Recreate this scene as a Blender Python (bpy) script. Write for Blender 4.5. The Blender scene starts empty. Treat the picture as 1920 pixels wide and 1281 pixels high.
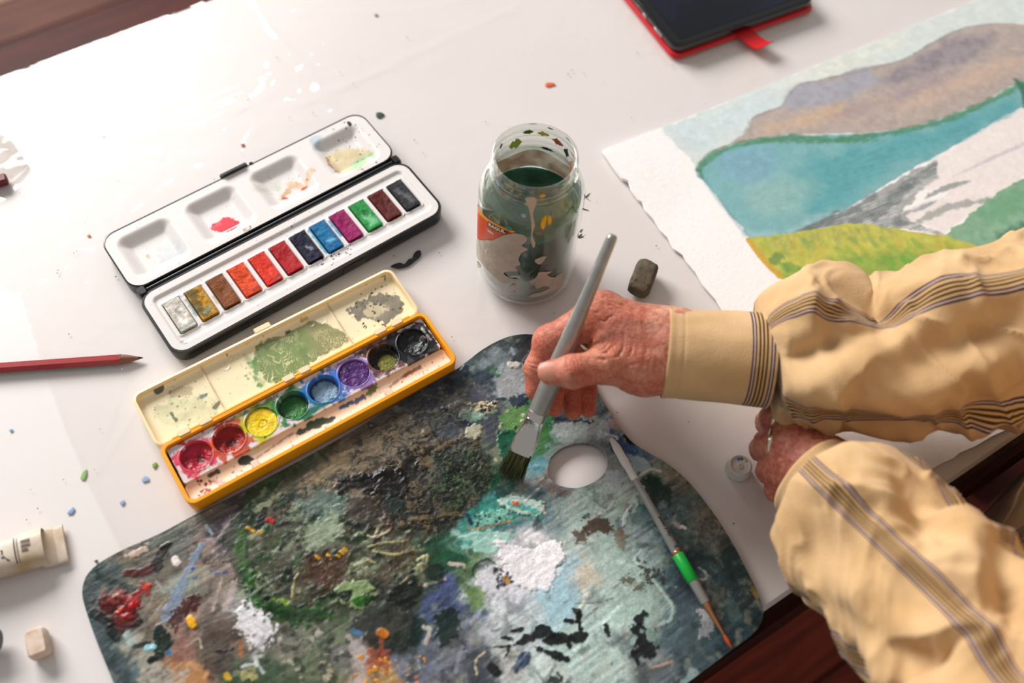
import bpy, math, random
import numpy as np

# ------------------------------------------------------------------ camera, world, light
scene = bpy.context.scene
COL = scene.collection
F = 35.0 / 36.0 * 1920.0
PIT, ROLL, CAMH = math.radians(59.62), math.radians(-4.58), 0.62
_cp, _sp = math.cos(PIT), math.sin(PIT)
_fwd = np.array([0, _cp, -_sp]); _right = np.array([1.0, 0, 0]); _down = np.cross(_fwd, _right)
_cr, _sr = math.cos(ROLL), math.sin(ROLL)
RM = np.array([_cr * _right + _sr * _down, -_sr * _right + _cr * _down, _fwd])
CAM = np.array([0, -CAMH / math.tan(PIT), CAMH])
cd = bpy.data.cameras.new('camera'); cam = bpy.data.objects.new('camera', cd); COL.objects.link(cam)
cd.lens = 35; cd.sensor_width = 36; cd.sensor_fit = 'HORIZONTAL'; cd.clip_start = 0.01; cd.clip_end = 50
from mathutils import Matrix, Vector
cam.matrix_world = Matrix(((RM[0][0], -RM[1][0], -RM[2][0], CAM[0]), (RM[0][1], -RM[1][1], -RM[2][1], CAM[1]),
                           (RM[0][2], -RM[1][2], -RM[2][2], CAM[2]), (0, 0, 0, 1)))
cd.dof.use_dof = True; cd.dof.focus_distance = 0.70; cd.dof.aperture_fstop = 3.6
scene.camera = cam

W = bpy.data.worlds.new('room_light'); scene.world = W; W.use_nodes = True
W.node_tree.nodes['Background'].inputs[0].default_value = (1.0, 0.965, 0.935, 1)
W.node_tree.nodes['Background'].inputs[1].default_value = 0.36
def area_light(name, loc, target, sx, sy, power, color):
    l = bpy.data.lights.new(name, 'AREA'); l.shape = 'RECTANGLE'; l.size = sx; l.size_y = sy; l.energy = power; l.color = color
    o = bpy.data.objects.new(name, l); COL.objects.link(o); o.location = loc
    o.rotation_euler = (Vector(target) - Vector(loc)).to_track_quat('-Z', 'Y').to_euler(); return o
area_light('window_daylight', (-2.35, 2.2, 1.72), (0, 0.05, 0), 2.2, 1.35, 222, (1.0, 0.972, 0.955))
scene.view_settings.view_transform = 'Standard'; scene.view_settings.look = 'None'
scene.view_settings.gamma = 1.0; scene.view_settings.use_curve_mapping = False
scene.view_settings.exposure = 0.0

# ------------------------------------------------------------------ helpers
random.seed(4)
def P(px, py, z=0.0):
    d = RM.T @ np.array([(px - 960) / F, (py - 640.5) / F, 1.0]); t = (z - CAM[2]) / d[2]; return CAM + t * d
def ppm(p):                       # photograph pixels per metre at a point
    return F / float(RM[2] @ (np.asarray(p) - CAM))
def unit(v): v = np.asarray(v, float); return v / np.linalg.norm(v)
def c(r, g, b):
    s = np.array([r, g, b], float) / 255.0
    return np.where(s <= 0.04045, s / 12.92, ((s + 0.055) / 1.055) ** 2.4) ** 1.15
def ss(a, b, x): t = np.clip((x - a) / (b - a), 0, 1); return t * t * (3 - 2 * t)
_rt = np.random.RandomState(11).rand(256, 256)
def vn(x, y, seed=0):
    x = np.asarray(x, float) + seed * 17.31; y = np.asarray(y, float) + seed * 7.77
    xi = np.floor(x).astype(int); yi = np.floor(y).astype(int); fx = x - xi; fy = y - yi
    fx = fx * fx * (3 - 2 * fx); fy = fy * fy * (3 - 2 * fy); a = xi & 255; b = yi & 255; a1 = (xi + 1) & 255; b1 = (yi + 1) & 255
    return (_rt[a, b] * (1 - fx) + _rt[a1, b] * fx) * (1 - fy) + (_rt[a, b1] * (1 - fx) + _rt[a1, b1] * fx) * fy
def fbm(x, y, seed=0, oct=4):
    s = 0; a = 0.5; tot = 0
    for i in range(oct): s = s + a * vn(x, y, seed + i * 3); tot += a; a *= 0.5; x = x * 2.03; y = y * 2.03
    return s / tot
def ridged(x, y, seed=0, oct=3):
    s = 0; a = 0.5; tot = 0
    for i in range(oct): s = s + a * (1 - np.abs(2 * vn(x, y, seed + i * 3) - 1)); tot += a; a *= 0.5; x = x * 2.1; y = y * 2.1
    return s / tot

def link(name, me, mat=None, parent=None):
    o = bpy.data.objects.new(name, me); COL.objects.link(o)
    if mat: me.materials.append(mat)
    if parent: o.parent = parent
    return o
def mesh(name, V, Fc, mat=None, parent=None, smooth=True, col=None, uv=None):
    me = bpy.data.meshes.new(name)
    V = np.asarray(V, float)
    if isinstance(Fc, np.ndarray) and Fc.ndim == 2:
        n, k = Fc.shape
        me.vertices.add(len(V)); me.vertices.foreach_set('co', V.ravel())
        me.loops.add(n * k); me.loops.foreach_set('vertex_index', Fc.ravel().astype(np.int32))
        me.polygons.add(n); me.polygons.foreach_set('loop_start', np.arange(0, n * k, k, dtype=np.int32))
        me.update(calc_edges=True)
    else: me.from_pydata(V.tolist(), [], [list(map(int, f)) for f in Fc])
    if smooth: me.polygons.foreach_set('use_smooth', np.ones(len(me.polygons), bool))
    if col is not None:
        a = me.color_attributes.new('Col', 'FLOAT_COLOR', 'POINT')
        a.data.foreach_set('color', np.hstack([col, np.ones((len(col), 1))]).astype(np.float32).ravel())
    if uv is not None:
        l = me.uv_layers.new(name='UVMap'); idx = np.zeros(len(me.loops), np.int32); me.loops.foreach_get('vertex_index', idx)
        l.data.foreach_set('uv', np.asarray(uv)[idx].astype(np.float32).ravel())
    me.validate(); me.update()
    return link(name, me, mat, parent)
def tag(o, label, cat, group=None):
    o['label'] = label; o['category'] = cat
    if group: o['group'] = group
    return o
def thing(name, label, cat, loc=(0, 0, 0), rz=0.0, group=None):
    o = bpy.data.objects.new(name, None); COL.objects.link(o); o.location = loc; o.rotation_euler = (0, 0, rz); o.empty_display_size = 0.02
    return tag(o, label, cat, group)
def sharp(o, ang=35):             # smooth shading with hard edges above an angle
    me = o.data
    me.polygons.foreach_set('use_smooth', np.ones(len(me.polygons), bool))
    import bmesh
    bm = bmesh.new(); bm.from_mesh(me)
    for e in bm.edges:
        if len(e.link_faces) == 2 and e.calc_face_angle(0) > math.radians(ang): e.smooth = False
    bm.to_mesh(me); bm.free(); return o
def loft(name, loops, mat, parent=None, cap0=True, cap1=True, ang=40, closed=True):
    loops = [np.asarray(l, float) for l in loops]; k = len(loops[0]); V = np.vstack(loops); Fc = []
    for i in range(len(loops) - 1):
        for j in range(k if closed else k - 1):
            a = i * k + j; b = i * k + (j + 1) % k; Fc.append((a, b, b + k, a + k))
    if cap0: Fc.append(tuple(range(k - 1, -1, -1)))
    if cap1: Fc.append(tuple((len(loops) - 1) * k + j for j in range(k)))
    o = mesh(name, V, Fc, mat, parent); return sharp(o, ang)
def rrect(x0, y0, x1, y1, r, n=5):
    pts = []
    for cx, cy, a0 in ((x1 - r, y1 - r, 0), (x0 + r, y1 - r, 90), (x0 + r, y0 + r, 180), (x1 - r, y0 + r, 270)):
        for i in range(n + 1):
            a = math.radians(a0 + 90 * i / n); pts.append((cx + r * math.cos(a), cy + r * math.sin(a)))
    return np.array(pts)
def ring(l2, z): l2 = np.asarray(l2); return np.hstack([l2, np.full((len(l2), 1), z)])
def frame(t, up):
    t = unit(t); n = unit(np.asarray(up, float) - np.dot(up, t) * t); return t, n, np.cross(t, n)
def tube(name, pts, rad, mat, parent=None, seg=16, up=(0, 0, 1), flat=None, cap=True, ang=50):
    pts = np.asarray(pts, float); rad = np.broadcast_to(np.asarray(rad, float), (len(pts),)); L = []
    for i, p in enumerate(pts):
        t = pts[min(i + 1, len(pts) - 1)] - pts[max(i - 1, 0)]; t, n, b = frame(t, up)
        fx, fy = flat[i] if flat is not None else (1, 1)
        L.append([p + rad[i] * (math.cos(a) * n * fy + math.sin(a) * b * fx) for a in np.linspace(0, 2 * math.pi, seg, endpoint=False)])
    return loft(name, L, mat, parent, cap, cap, ang)
def lathe(name, prof, mat, parent=None, seg=64, cap0=False, cap1=False, ang=50, loc=(0, 0, 0)):
    A = np.linspace(0, 2 * math.pi, seg, endpoint=False); L = []
    for r, z in prof: L.append(np.stack([r * np.cos(A) + loc[0], r * np.sin(A) + loc[1], np.full(seg, z + loc[2])], 1))
    return loft(name, L, mat, parent, cap0, cap1, ang)
def boxm(name, x0, y0, z0, x1, y1, z1, mat, parent=None, bev=0.001):
    r = min(bev, (x1 - x0) * .4, (y1 - y0) * .4); bz = min(bev, (z1 - z0) * .4)
    lo = rrect(x0 + r * .6, y0 + r * .6, x1 - r * .6, y1 - r * .6, r * .5, 2); l = rrect(x0, y0, x1, y1, r, 2)
    return loft(name, [ring(lo, z0), ring(l, z0 + bz), ring(l, z1 - bz), ring(lo, z1)], mat, parent, ang=50)
def smooth_loop(pts, n=8):        # closed Catmull-Rom through the points
    p = np.asarray(pts, float); k = len(p); out = []
    for i in range(k):
        a, b, d, e = p[i - 1], p[i], p[(i + 1) % k], p[(i + 2) % k]
        for t in np.linspace(0, 1, n, endpoint=False):
            out.append(.5 * (2 * b + (d - a) * t + (2 * a - 5 * b + 4 * d - e) * t * t + (3 * b - a - 3 * d + e) * t ** 3))
    return np.array(out)
def smooth_path(pts, n=8):
    p = np.asarray(pts, float); p = np.vstack([2 * p[0] - p[1], p, 2 * p[-1] - p[-2]]); out = []
    for i in range(1, len(p) - 2):
        a, b, d, e = p[i - 1], p[i], p[i + 1], p[i + 2]
        for t in np.linspace(0, 1, n, endpoint=False):
            out.append(.5 * (2 * b + (d - a) * t + (2 * a - 5 * b + 4 * d - e) * t * t + (3 * b - a - 3 * d + e) * t ** 3))
    out.append(p[-2]); return np.array(out)
def inside(pts, x, y):
    r = np.zeros(x.shape, bool); pts = np.asarray(pts); k = len(pts)
    for i in range(k):
        x0, y0 = pts[i]; x1, y1 = pts[(i + 1) % k]
        if y0 == y1: continue
        m = ((y0 > y) != (y1 > y)); r ^= m & (x < (x1 - x0) * (y - y0) / (y1 - y0) + x0)
    return r
def dist_seg(pts, x, y, closed=True):
    best = np.full(x.shape, 1e9); bt = np.zeros(x.shape); pts = np.asarray(pts, float); k = len(pts); acc = 0.0
    qx = np.zeros(x.shape); qy = np.zeros(x.shape)
    for i in range(k if closed else k - 1):
        ax, ay = pts[i]; bx, by = pts[(i + 1) % k]; dx, dy = bx - ax, by - ay; L2 = dx * dx + dy * dy + 1e-12
        t = np.clip(((x - ax) * dx + (y - ay) * dy) / L2, 0, 1); cx = ax + t * dx; cy = ay + t * dy
        d = np.hypot(x - cx, y - cy); m = d < best; best = np.where(m, d, best); qx = np.where(m, cx, qx); qy = np.where(m, cy, qy)
        L = math.sqrt(L2); bt = np.where(m, acc + t * L, bt); acc += L
    return best, bt, qx, qy
def hf(name, outline, res, zfun, cfun, mat, parent=None, base=None, holes=(), loc=None):
    """height field over an outline (all metres): grid cropped to it, border vertices snapped on it, skirt down to base"""
    outline = np.asarray(outline, float); x0, y0 = outline.min(0) - res; x1, y1 = outline.max(0) + res
    nx = int((x1 - x0) / res) + 2; ny = int((y1 - y0) / res) + 2
    gx = x0 + np.arange(nx) * res; gy = y0 + np.arange(ny) * res
    CX, CY = np.meshgrid(gx[:-1] + res / 2, gy[:-1] + res / 2, indexing='ij')
    keep = inside(outline, CX, CY)
    for h in holes: keep &= ~inside(h, CX, CY)
    I, J = np.nonzero(keep); v00 = I * ny + J
    Q = np.stack([v00, v00 + ny, v00 + ny + 1, v00 + 1], 1)
    used, inv = np.unique(Q.ravel(), return_inverse=True); Q = inv.reshape(-1, 4)
    X = gx[used // ny].copy(); Y = gy[used % ny].copy()
    E = np.vstack([Q[:, [0, 1]], Q[:, [1, 2]], Q[:, [2, 3]], Q[:, [3, 0]]]); key = np.sort(E, 1); key = key[:, 0] * len(used) + key[:, 1]
    uk, cnt_inv, cnt = np.unique(key, return_inverse=True, return_counts=True); be = E[cnt[cnt_inv] == 1]
    bv = np.unique(be); best = None
    for l in [outline] + list(holes):
        d, _, qx, qy = dist_seg(l, X[bv], Y[bv])
        if best is None: best, sx, sy = d, qx, qy
        else: m = d < best; best = np.where(m, d, best); sx = np.where(m, qx, sx); sy = np.where(m, qy, sy)
    X[bv] = sx; Y[bv] = sy
    Cc = None
    if cfun is not None:
        r = cfun(X, Y)
        if isinstance(r, tuple): Cc, extra = r
        else: Cc, extra = r, 0
    else: extra = 0
    Z = zfun(X, Y) + extra
    V = np.stack([X, Y, Z], 1); Fc = Q
    if base is not None:
        m = {}; n0 = len(V); top = V[bv].copy(); bot = V[bv].copy(); bot[:, 2] = base; mp = np.full(len(V), -1); mp[bv] = np.arange(len(bv))
        V = np.vstack([V, top, bot]); a = mp[be[:, 0]]; b = mp[be[:, 1]]; nb = len(bv)
        Fc = np.vstack([Q, np.stack([n0 + b, n0 + a, n0 + nb + a, n0 + nb + b], 1)])
        if Cc is not None: Cc = np.vstack([Cc, Cc[bv], Cc[bv]])
    return mesh(name, V, Fc, mat, parent, True, Cc)

class Paint:
    """lays colour and thickness on a set of surface points; coordinates in millimetres"""
    def __init__(s, X, Y, base, tf):
        s.X = X * 1000; s.Y = Y * 1000; s.C = np.tile(np.asarray(base, float), (len(X), 1)); s.h = np.zeros(len(X)); s.tf = tf; s.k = 0
    def pts(s, l): return np.array([s.tf(*q) for q in l]) * 1000
    def put(s, ix, m, col, dh, var, streak):
        s.k += 1; x, y = s.X[ix], s.Y[ix]
        if streak:
            an, st = math.radians(streak[0]), streak[1]; u = x * math.cos(an) + y * math.sin(an); v = -x * math.sin(an) + y * math.cos(an)
            n = fbm(u * .06, v * .9, s.k, 3); m = m * np.clip(1 - st + st * 2 * ss(.3, .6, n), 0, 1)
        n = (fbm(x * .22, y * .22, s.k + 40, 4) - .5) * 2
        cc = np.clip(np.asarray(col)[None, :] * (1 + var * 2.2 * n[:, None]), 0, 1)
        s.C[ix] = s.C[ix] * (1 - m[:, None]) + cc * m[:, None]
        if dh: s.h[ix] = s.h[ix] + dh * m * (0.75 + .5 * n)
    def poly(s, l, col, a=1, soft=.5, rag=1.2, rf=.25, dh=0, var=.12, streak=None, sm=3, keepline=False):
        p = s.pts(l)
        if sm and len(p) > 3: p = smooth_loop(p, sm)
        pad = soft + rag + 1; lo = p.min(0) - pad; hi = p.max(0) + pad
        ix = np.nonzero((s.X > lo[0]) & (s.X < hi[0]) & (s.Y > lo[1]) & (s.Y < hi[1]))[0]
        if not len(ix): return
        x, y = s.X[ix], s.Y[ix]; d, _, _, _ = dist_seg(p, x, y); d = np.where(inside(p, x, y), d, -d)
        d = d + (fbm(x * rf, y * rf, s.k + 5, 3) - .5) * 2 * rag * 1.6
        s.put(ix, a * ss(-soft, soft, d), col, dh, var, streak)
    def line(s, l, w, col, a=1, soft=.35, rag=.5, rf=.5, dh=0, var=.1, streak=None, taper=0, sm=4):
        p = s.pts(l)
        if len(p) > 2: p = smooth_path(p, sm)
        pad = w + soft + rag + 1; lo = p.min(0) - pad; hi = p.max(0) + pad
        ix = np.nonzero((s.X > lo[0]) & (s.X < hi[0]) & (s.Y > lo[1]) & (s.Y < hi[1]))[0]
        if not len(ix): return
        x, y = s.X[ix], s.Y[ix]; d, t, _, _ = dist_seg(p, x, y, False); L = np.hypot(*np.diff(p, axis=0).T).sum() + 1e-6
        ww = w / 2 * (1 - taper * np.abs(2 * t / L - 1) ** 2); d = ww - d + (fbm(x * rf, y * rf, s.k + 5, 3) - .5) * 2 * rag * 1.4
        s.put(ix, a * ss(-soft, soft, d), col, dh, var, streak)
    def dots(s, l, n, size, cols, dh=.3, seed=1, a=1):
        r = random.Random(seed); p = s.pts(l); lo = p.min(0); hi = p.max(0)
        while n > 0:
            q = (r.uniform(lo[0], hi[0]), r.uniform(lo[1], hi[1]))
            n -= 1
            if not inside(p, np.array([q[0]]), np.array([q[1]]))[0]: continue
            w = r.uniform(*size); ix = np.nonzero((np.abs(s.X - q[0]) < w * 2) & (np.abs(s.Y - q[1]) < w * 2))[0]
            if not len(ix): continue
            an = r.uniform(0, 3.14); st = r.uniform(.5, 1); dx = s.X[ix] - q[0]; dy = s.Y[ix] - q[1]
            u = dx * math.cos(an) + dy * math.sin(an); v = (-dx * math.sin(an) + dy * math.cos(an)) / st
            d = w / 2 - np.hypot(u, v) + (vn(s.X[ix] * 1.3, s.Y[ix] * 1.3, r.randint(0, 50)) - .5) * w * .5
            s.put(ix, a * ss(-.25, .25, d), r.choice(cols), dh, .1, None)

# ------------------------------------------------------------------ materials
def newmat(name):
    m = bpy.data.materials.new(name); m.use_nodes = True; nt = m.node_tree; return m, nt, nt.nodes['Principled BSDF']
def nd(nt, t, **kw):
    n = nt.nodes.new(t)
    for k, v in kw.items():
        if k in n.inputs: n.inputs[k].default_value = v
        else: setattr(n, k, v)
    return n
def bump_noise(nt, b, scale, strength, dist=0.001, detail=6, coord='Object', stretch=None, height=None):
    tc = nd(nt, 'ShaderNodeTexCoord'); src = tc.outputs[coord]
    if stretch:
        mp = nd(nt, 'ShaderNodeMapping'); mp.inputs['Scale'].default_value = stretch; nt.links.new(src, mp.inputs[0]); src = mp.outputs[0]
    n = nd(nt, 'ShaderNodeTexNoise', Scale=scale, Detail=detail); nt.links.new(src, n.inputs['Vector'])
    bp = nd(nt, 'ShaderNodeBump', Strength=strength, Distance=dist); nt.links.new(n.outputs['Fac'], bp.inputs['Height']); nt.links.new(bp.outputs[0], b.inputs['Normal'])
    return n
def mat(name, col, rough=.5, metal=0, spec=.5, noise=None, bump=None, coat=0):
    m, nt, b = newmat(name); col = np.asarray(col, float)
    b.inputs['Base Color'].default_value = (*col, 1); b.inputs['Roughness'].default_value = rough; b.inputs['Metallic'].default_value = metal
    b.inputs['Specular IOR Level'].default_value = spec; b.inputs['Coat Weight'].default_value = coat
    if noise:                      # (scale, amount, second colour)
        tc = nd(nt, 'ShaderNodeTexCoord'); n = nd(nt, 'ShaderNodeTexNoise', Scale=noise[0], Detail=6); nt.links.new(tc.outputs['Object'], n.inputs['Vector'])
        r = nd(nt, 'ShaderNodeValToRGB'); r.color_ramp.elements[0].position = .5 - noise[1] / 2; r.color_ramp.elements[1].position = .5 + noise[1] / 2
        r.color_ramp.elements[0].color = (*col, 1); r.color_ramp.elements[1].color = (*noise[2], 1)
        nt.links.new(n.outputs['Fac'], r.inputs[0]); nt.links.new(r.outputs[0], b.inputs['Base Color'])
    if bump: bump_noise(nt, b, *bump)
    return m
def mat_vc(name, rough=.5, spec=.5, bump=None, coat=0, gain=0.0, gscale=900, rvar=None):
    m, nt, b = newmat(name); at = nd(nt, 'ShaderNodeVertexColor', layer_name='Col'); src = at.outputs[0]
    if gain:
        tc = nd(nt, 'ShaderNodeTexCoord'); n = nd(nt, 'ShaderNodeTexNoise', Scale=gscale, Detail=4); nt.links.new(tc.outputs['Object'], n.inputs['Vector'])
        mr = nd(nt, 'ShaderNodeMapRange'); mr.inputs[1].default_value = .3; mr.inputs[2].default_value = .7; mr.inputs[3].default_value = 1 - gain; mr.inputs[4].default_value = 1 + gain
        nt.links.new(n.outputs['Fac'], mr.inputs[0]); mx = nd(nt, 'ShaderNodeVectorMath', operation='SCALE')
        nt.links.new(src, mx.inputs[0]); nt.links.new(mr.outputs[0], mx.inputs['Scale']); src = mx.outputs[0]
    nt.links.new(src, b.inputs['Base Color']); b.inputs['Roughness'].default_value = rough; b.inputs['Specular IOR Level'].default_value = spec
    b.inputs['Coat Weight'].default_value = coat; b.inputs['Coat Roughness'].default_value = .15
    if rvar:
        tc = nd(nt, 'ShaderNodeTexCoord'); n = nd(nt, 'ShaderNodeTexNoise', Scale=rvar[0], Detail=3); nt.links.new(tc.outputs['Object'], n.inputs['Vector'])
        mr = nd(nt, 'ShaderNodeMapRange'); mr.inputs[1].default_value = .35; mr.inputs[2].default_value = .65; mr.inputs[3].default_value = rvar[1]; mr.inputs[4].default_value = rvar[2]
        nt.links.new(n.outputs['Fac'], mr.inputs[0]); nt.links.new(mr.outputs[0], b.inputs['Roughness'])
    if bump: bump_noise(nt, b, *bump)
    return m
def mat_clear(name, tint, rough=.03, ior=1.45, gain=1.0, film=0.0, filmcol=(.8, .8, .8), bump=None):
    """thin clear sheet: see-through with mirror reflections by Fresnel, optional milky film"""
    m, nt, b = newmat(name); nt.nodes.remove(b); out = nt.nodes['Material Output']
    tr = nd(nt, 'ShaderNodeBsdfTransparent'); tr.inputs[0].default_value = (*tint, 1)
    gl = nd(nt, 'ShaderNodeBsdfGlossy', Roughness=rough); gl.inputs[0].default_value = (1, 1, 1, 1)
    fr = nd(nt, 'ShaderNodeFresnel', IOR=ior); gm = nd(nt, 'ShaderNodeNewGeometry'); io = nd(nt, 'ShaderNodeMapRange'); io.inputs[3].default_value = ior; io.inputs[4].default_value = 1 / ior
    nt.links.new(gm.outputs['Backfacing'], io.inputs[0]); nt.links.new(io.outputs[0], fr.inputs['IOR'])      # same sheet from either side
    g = nd(nt, 'ShaderNodeMath', operation='MULTIPLY'); g.inputs[1].default_value = gain; g.use_clamp = True
    nt.links.new(fr.outputs[0], g.inputs[0]); mx = nd(nt, 'ShaderNodeMixShader'); under = tr.outputs[0]
    if film:
        df = nd(nt, 'ShaderNodeBsdfDiffuse'); df.inputs[0].default_value = (*filmcol, 1); m2 = nd(nt, 'ShaderNodeMixShader')
        tc = nd(nt, 'ShaderNodeTexCoord'); n = nd(nt, 'ShaderNodeTexNoise', Scale=60, Detail=5); nt.links.new(tc.outputs['Object'], n.inputs['Vector'])
        q = nd(nt, 'ShaderNodeMapRange'); q.inputs[1].default_value = .35; q.inputs[2].default_value = .7; q.inputs[3].default_value = film * .5; q.inputs[4].default_value = film * 1.5
        nt.links.new(n.outputs['Fac'], q.inputs[0]); nt.links.new(q.outputs[0], m2.inputs[0]); nt.links.new(tr.outputs[0], m2.inputs[1]); nt.links.new(df.outputs[0], m2.inputs[2]); under = m2.outputs[0]
    nt.links.new(g.outputs[0], mx.inputs[0]); nt.links.new(under, mx.inputs[1]); nt.links.new(gl.outputs[0], mx.inputs[2]); nt.links.new(mx.outputs[0], out.inputs[0])
    if bump:
        tc = nd(nt, 'ShaderNodeTexCoord'); n = nd(nt, 'ShaderNodeTexNoise', Scale=bump[0], Detail=3, Distortion=1.2); nt.links.new(tc.outputs['Object'], n.inputs['Vector'])
        bp = nd(nt, 'ShaderNodeBump', Strength=bump[1], Distance=bump[2]); nt.links.new(n.outputs['Fac'], bp.inputs['Height'])
        nt.links.new(bp.outputs[0], gl.inputs['Normal']); nt.links.new(bp.outputs[0], fr.inputs['Normal'])
    return m

M = {}
M['black_plastic'] = mat('black_plastic', c(24, 27, 32), .32, bump=(300, .1, .0003))
M['silver'] = mat('silver_paint', c(176, 175, 172), .28, .55, noise=(120, .5, c(160, 159, 156)))
M['chrome'] = mat('ferrule_metal', c(214, 212, 209), .16, 1.0, bump=(70, .5, .0022))
M['gold'] = mat('ring_metal', c(222, 212, 192), .15, 1.0)
M['white_paint'] = mat('dried_white_paint', c(226, 222, 218), .55, bump=(250, .6, .001))
M['red_case'] = mat('red_leatherette', c(205, 22, 40), .42, bump=(500, .2, .0004))
M['glossy_black'] = mat('glossy_black', c(9, 12, 18), .12, coat=.5)

# ------------------------------------------------------------------ the setting: floor
TA = math.radians(36.5)
tdir = np.array([math.cos(TA), math.sin(TA), 0]); tnor = np.array([-math.sin(TA), math.cos(TA), 0])
T0 = P(1432, 1146)
DEP = float(np.dot(P(0, 143) - T0, tnor))          # table depth
FZ = -0.73
def wood(name, c0, c1, rough=.35, sc=(2, 30, 30)):
    m, nt, b = newmat(name); tc = nd(nt, 'ShaderNodeTexCoord'); mp = nd(nt, 'ShaderNodeMapping'); mp.inputs['Scale'].default_value = sc
    n = nd(nt, 'ShaderNodeTexNoise', Scale=3, Detail=8, Distortion=.8); r = nd(nt, 'ShaderNodeValToRGB')
    r.color_ramp.elements[0].color = (*c0, 1); r.color_ramp.elements[1].color = (*c1, 1); r.color_ramp.elements[0].position = .35; r.color_ramp.elements[1].position = .68
    oi = nd(nt, 'ShaderNodeObjectInfo'); ad = nd(nt, 'ShaderNodeVectorMath', operation='ADD'); nt.links.new(tc.outputs['Object'], mp.inputs[0])
    nt.links.new(mp.outputs[0], ad.inputs[0]); nt.links.new(oi.outputs['Random'], ad.inputs[1]); nt.links.new(ad.outputs[0], n.inputs['Vector'])
    nt.links.new(n.outputs['Fac'], r.inputs[0]); nt.links.new(r.outputs[0], b.inputs['Base Color']); b.inputs['Roughness'].default_value = rough; b.inputs['Specular IOR Level'].default_value = .12
    bp = nd(nt, 'ShaderNodeBump', Strength=.2, Distance=.001); nt.links.new(n.outputs['Fac'], bp.inputs['Height']); nt.links.new(bp.outputs[0], b.inputs['Normal'])
    return m
M['floor_a'] = wood('floor_wood', c(58, 22, 16), c(92, 38, 26), .5)
M['floor_b'] = wood('floor_wood_brown', c(80, 46, 36), c(104, 62, 48), .5)
M['floor_c'] = wood('floor_wood_sunlit', c(136, 108, 90), c(158, 128, 108), .5)
M['table_wood'] = wood('table_wood', c(52, 26, 24), c(80, 42, 36), .45)
fl = boxm('floor', -2.9, -1.9, -.06, 2.6, 3.6, -.02, M['table_wood']); fl['kind'] = 'structure'; fl.location = (0, 0, FZ); fl.rotation_euler = (0, 0, TA)
pw = .105; yA = float(np.dot(P(45, 28, FZ), tnor))          # paler boards in the far corner: a sunlit patch put into their colour
pk = boxm('plank', -2.9, -pw / 2 + .0012, -.02, 2.6, pw / 2 - .0012, 0, M['floor_a'], fl, .002)
for i in range(-19, 31):
    o = pk if i == -19 else pk.copy()
    if i != -19: COL.objects.link(o); o.parent = fl
    o.location = (random.uniform(-.1, .1), yA + (i - 9) * pw, 0)
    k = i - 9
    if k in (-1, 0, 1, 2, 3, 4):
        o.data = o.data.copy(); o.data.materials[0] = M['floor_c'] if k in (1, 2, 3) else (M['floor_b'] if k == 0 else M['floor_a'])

# wall with the window the daylight comes from (out of the picture, up and to the left)
wl = unit(np.array([-2.35, 2.2, 0])); wa = math.atan2(wl[1], wl[0]) - math.pi / 2; wpos = np.array([-2.35, 2.2, 0]) + wl * .30
M['plaster'] = mat('white_plaster', c(226, 220, 212), .85, bump=(40, .1, .001))
V = []; Fc = []
for x0, x1, z0, z1 in ((-3.2, -1.15, FZ, 2.4), (1.15, 3.2, FZ, 2.4), (-1.15, 1.15, FZ, .75), (-1.15, 1.15, 2.2, 2.4)):
    n0 = len(V); V += [(x, y, z) for x in (x0, x1) for y in (0, .12) for z in (z0, z1)]; Fc += [tuple(n0 + k for k in f) for f in ((0, 4, 5, 1), (2, 3, 7, 6), (0, 1, 3, 2), (4, 6, 7, 5), (1, 5, 7, 3), (0, 2, 6, 4))]
wo = mesh('wall_back', V, Fc, M['plaster'], None, False); wo.location = tuple(map(float, wpos)); wo.rotation_euler = (0, 0, wa); wo['kind'] = 'structure'
M['frame_paint'] = mat('white_frame_paint', c(232, 228, 222), .5)
wi = boxm('window_1', -1.2, -.03, .70, 1.2, .15, .76, M['frame_paint'], None, .004); wi.location = wo.location; wi.rotation_euler = wo.rotation_euler; wi['kind'] = 'structure'
for a in ((-1.15, .02, .76, -1.09, .08, 2.2), (1.09, .02, .76, 1.15, .08, 2.2), (-.03, .02, .76, .03, .08, 2.2), (-1.15, .02, 2.14, 1.15, .08, 2.2), (-1.15, .02, 1.45, 1.15, .08, 1.49)): boxm('window_frame', *a, M['frame_paint'], wi, .004)

# ------------------------------------------------------------------ table
tb = thing('table', 'dark wooden table with a white top, covered by clear plastic', 'table', (float(T0[0]), float(T0[1]), FZ), TA)
TL0, TL1 = -.95, .75
M['table_white'] = mat('white_table_top', c(232, 227, 225), .4, noise=(9, .5, c(229, 223, 220)), bump=(60, .05, .0005))
boxm('tabletop', TL0, 0.0, -FZ - .008, TL1, DEP, -FZ, M['table_white'], tb, .004)
boxm('board', TL0 - .012, -.012, -FZ - .045, TL1 + .012, DEP + .012, -FZ - .0085, M['table_wood'], tb, .005)
for n, a in (('apron', (TL0 + .05, .03, -FZ - .12, TL1 - .05, .055, -FZ - .046)), ('apron', (TL0 + .05, DEP - .055, -FZ - .12, TL1 - .05, DEP - .03, -FZ - .046))):
    boxm(n, *a, M['table_wood'], tb, .003)
for lx in (TL0 + .03, TL1 - .09):
    for ly in (.02, DEP - .08): boxm('leg', lx, ly, 0, lx + .06, ly + .06, -FZ - .046, M['table_wood'], tb, .004)

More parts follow.
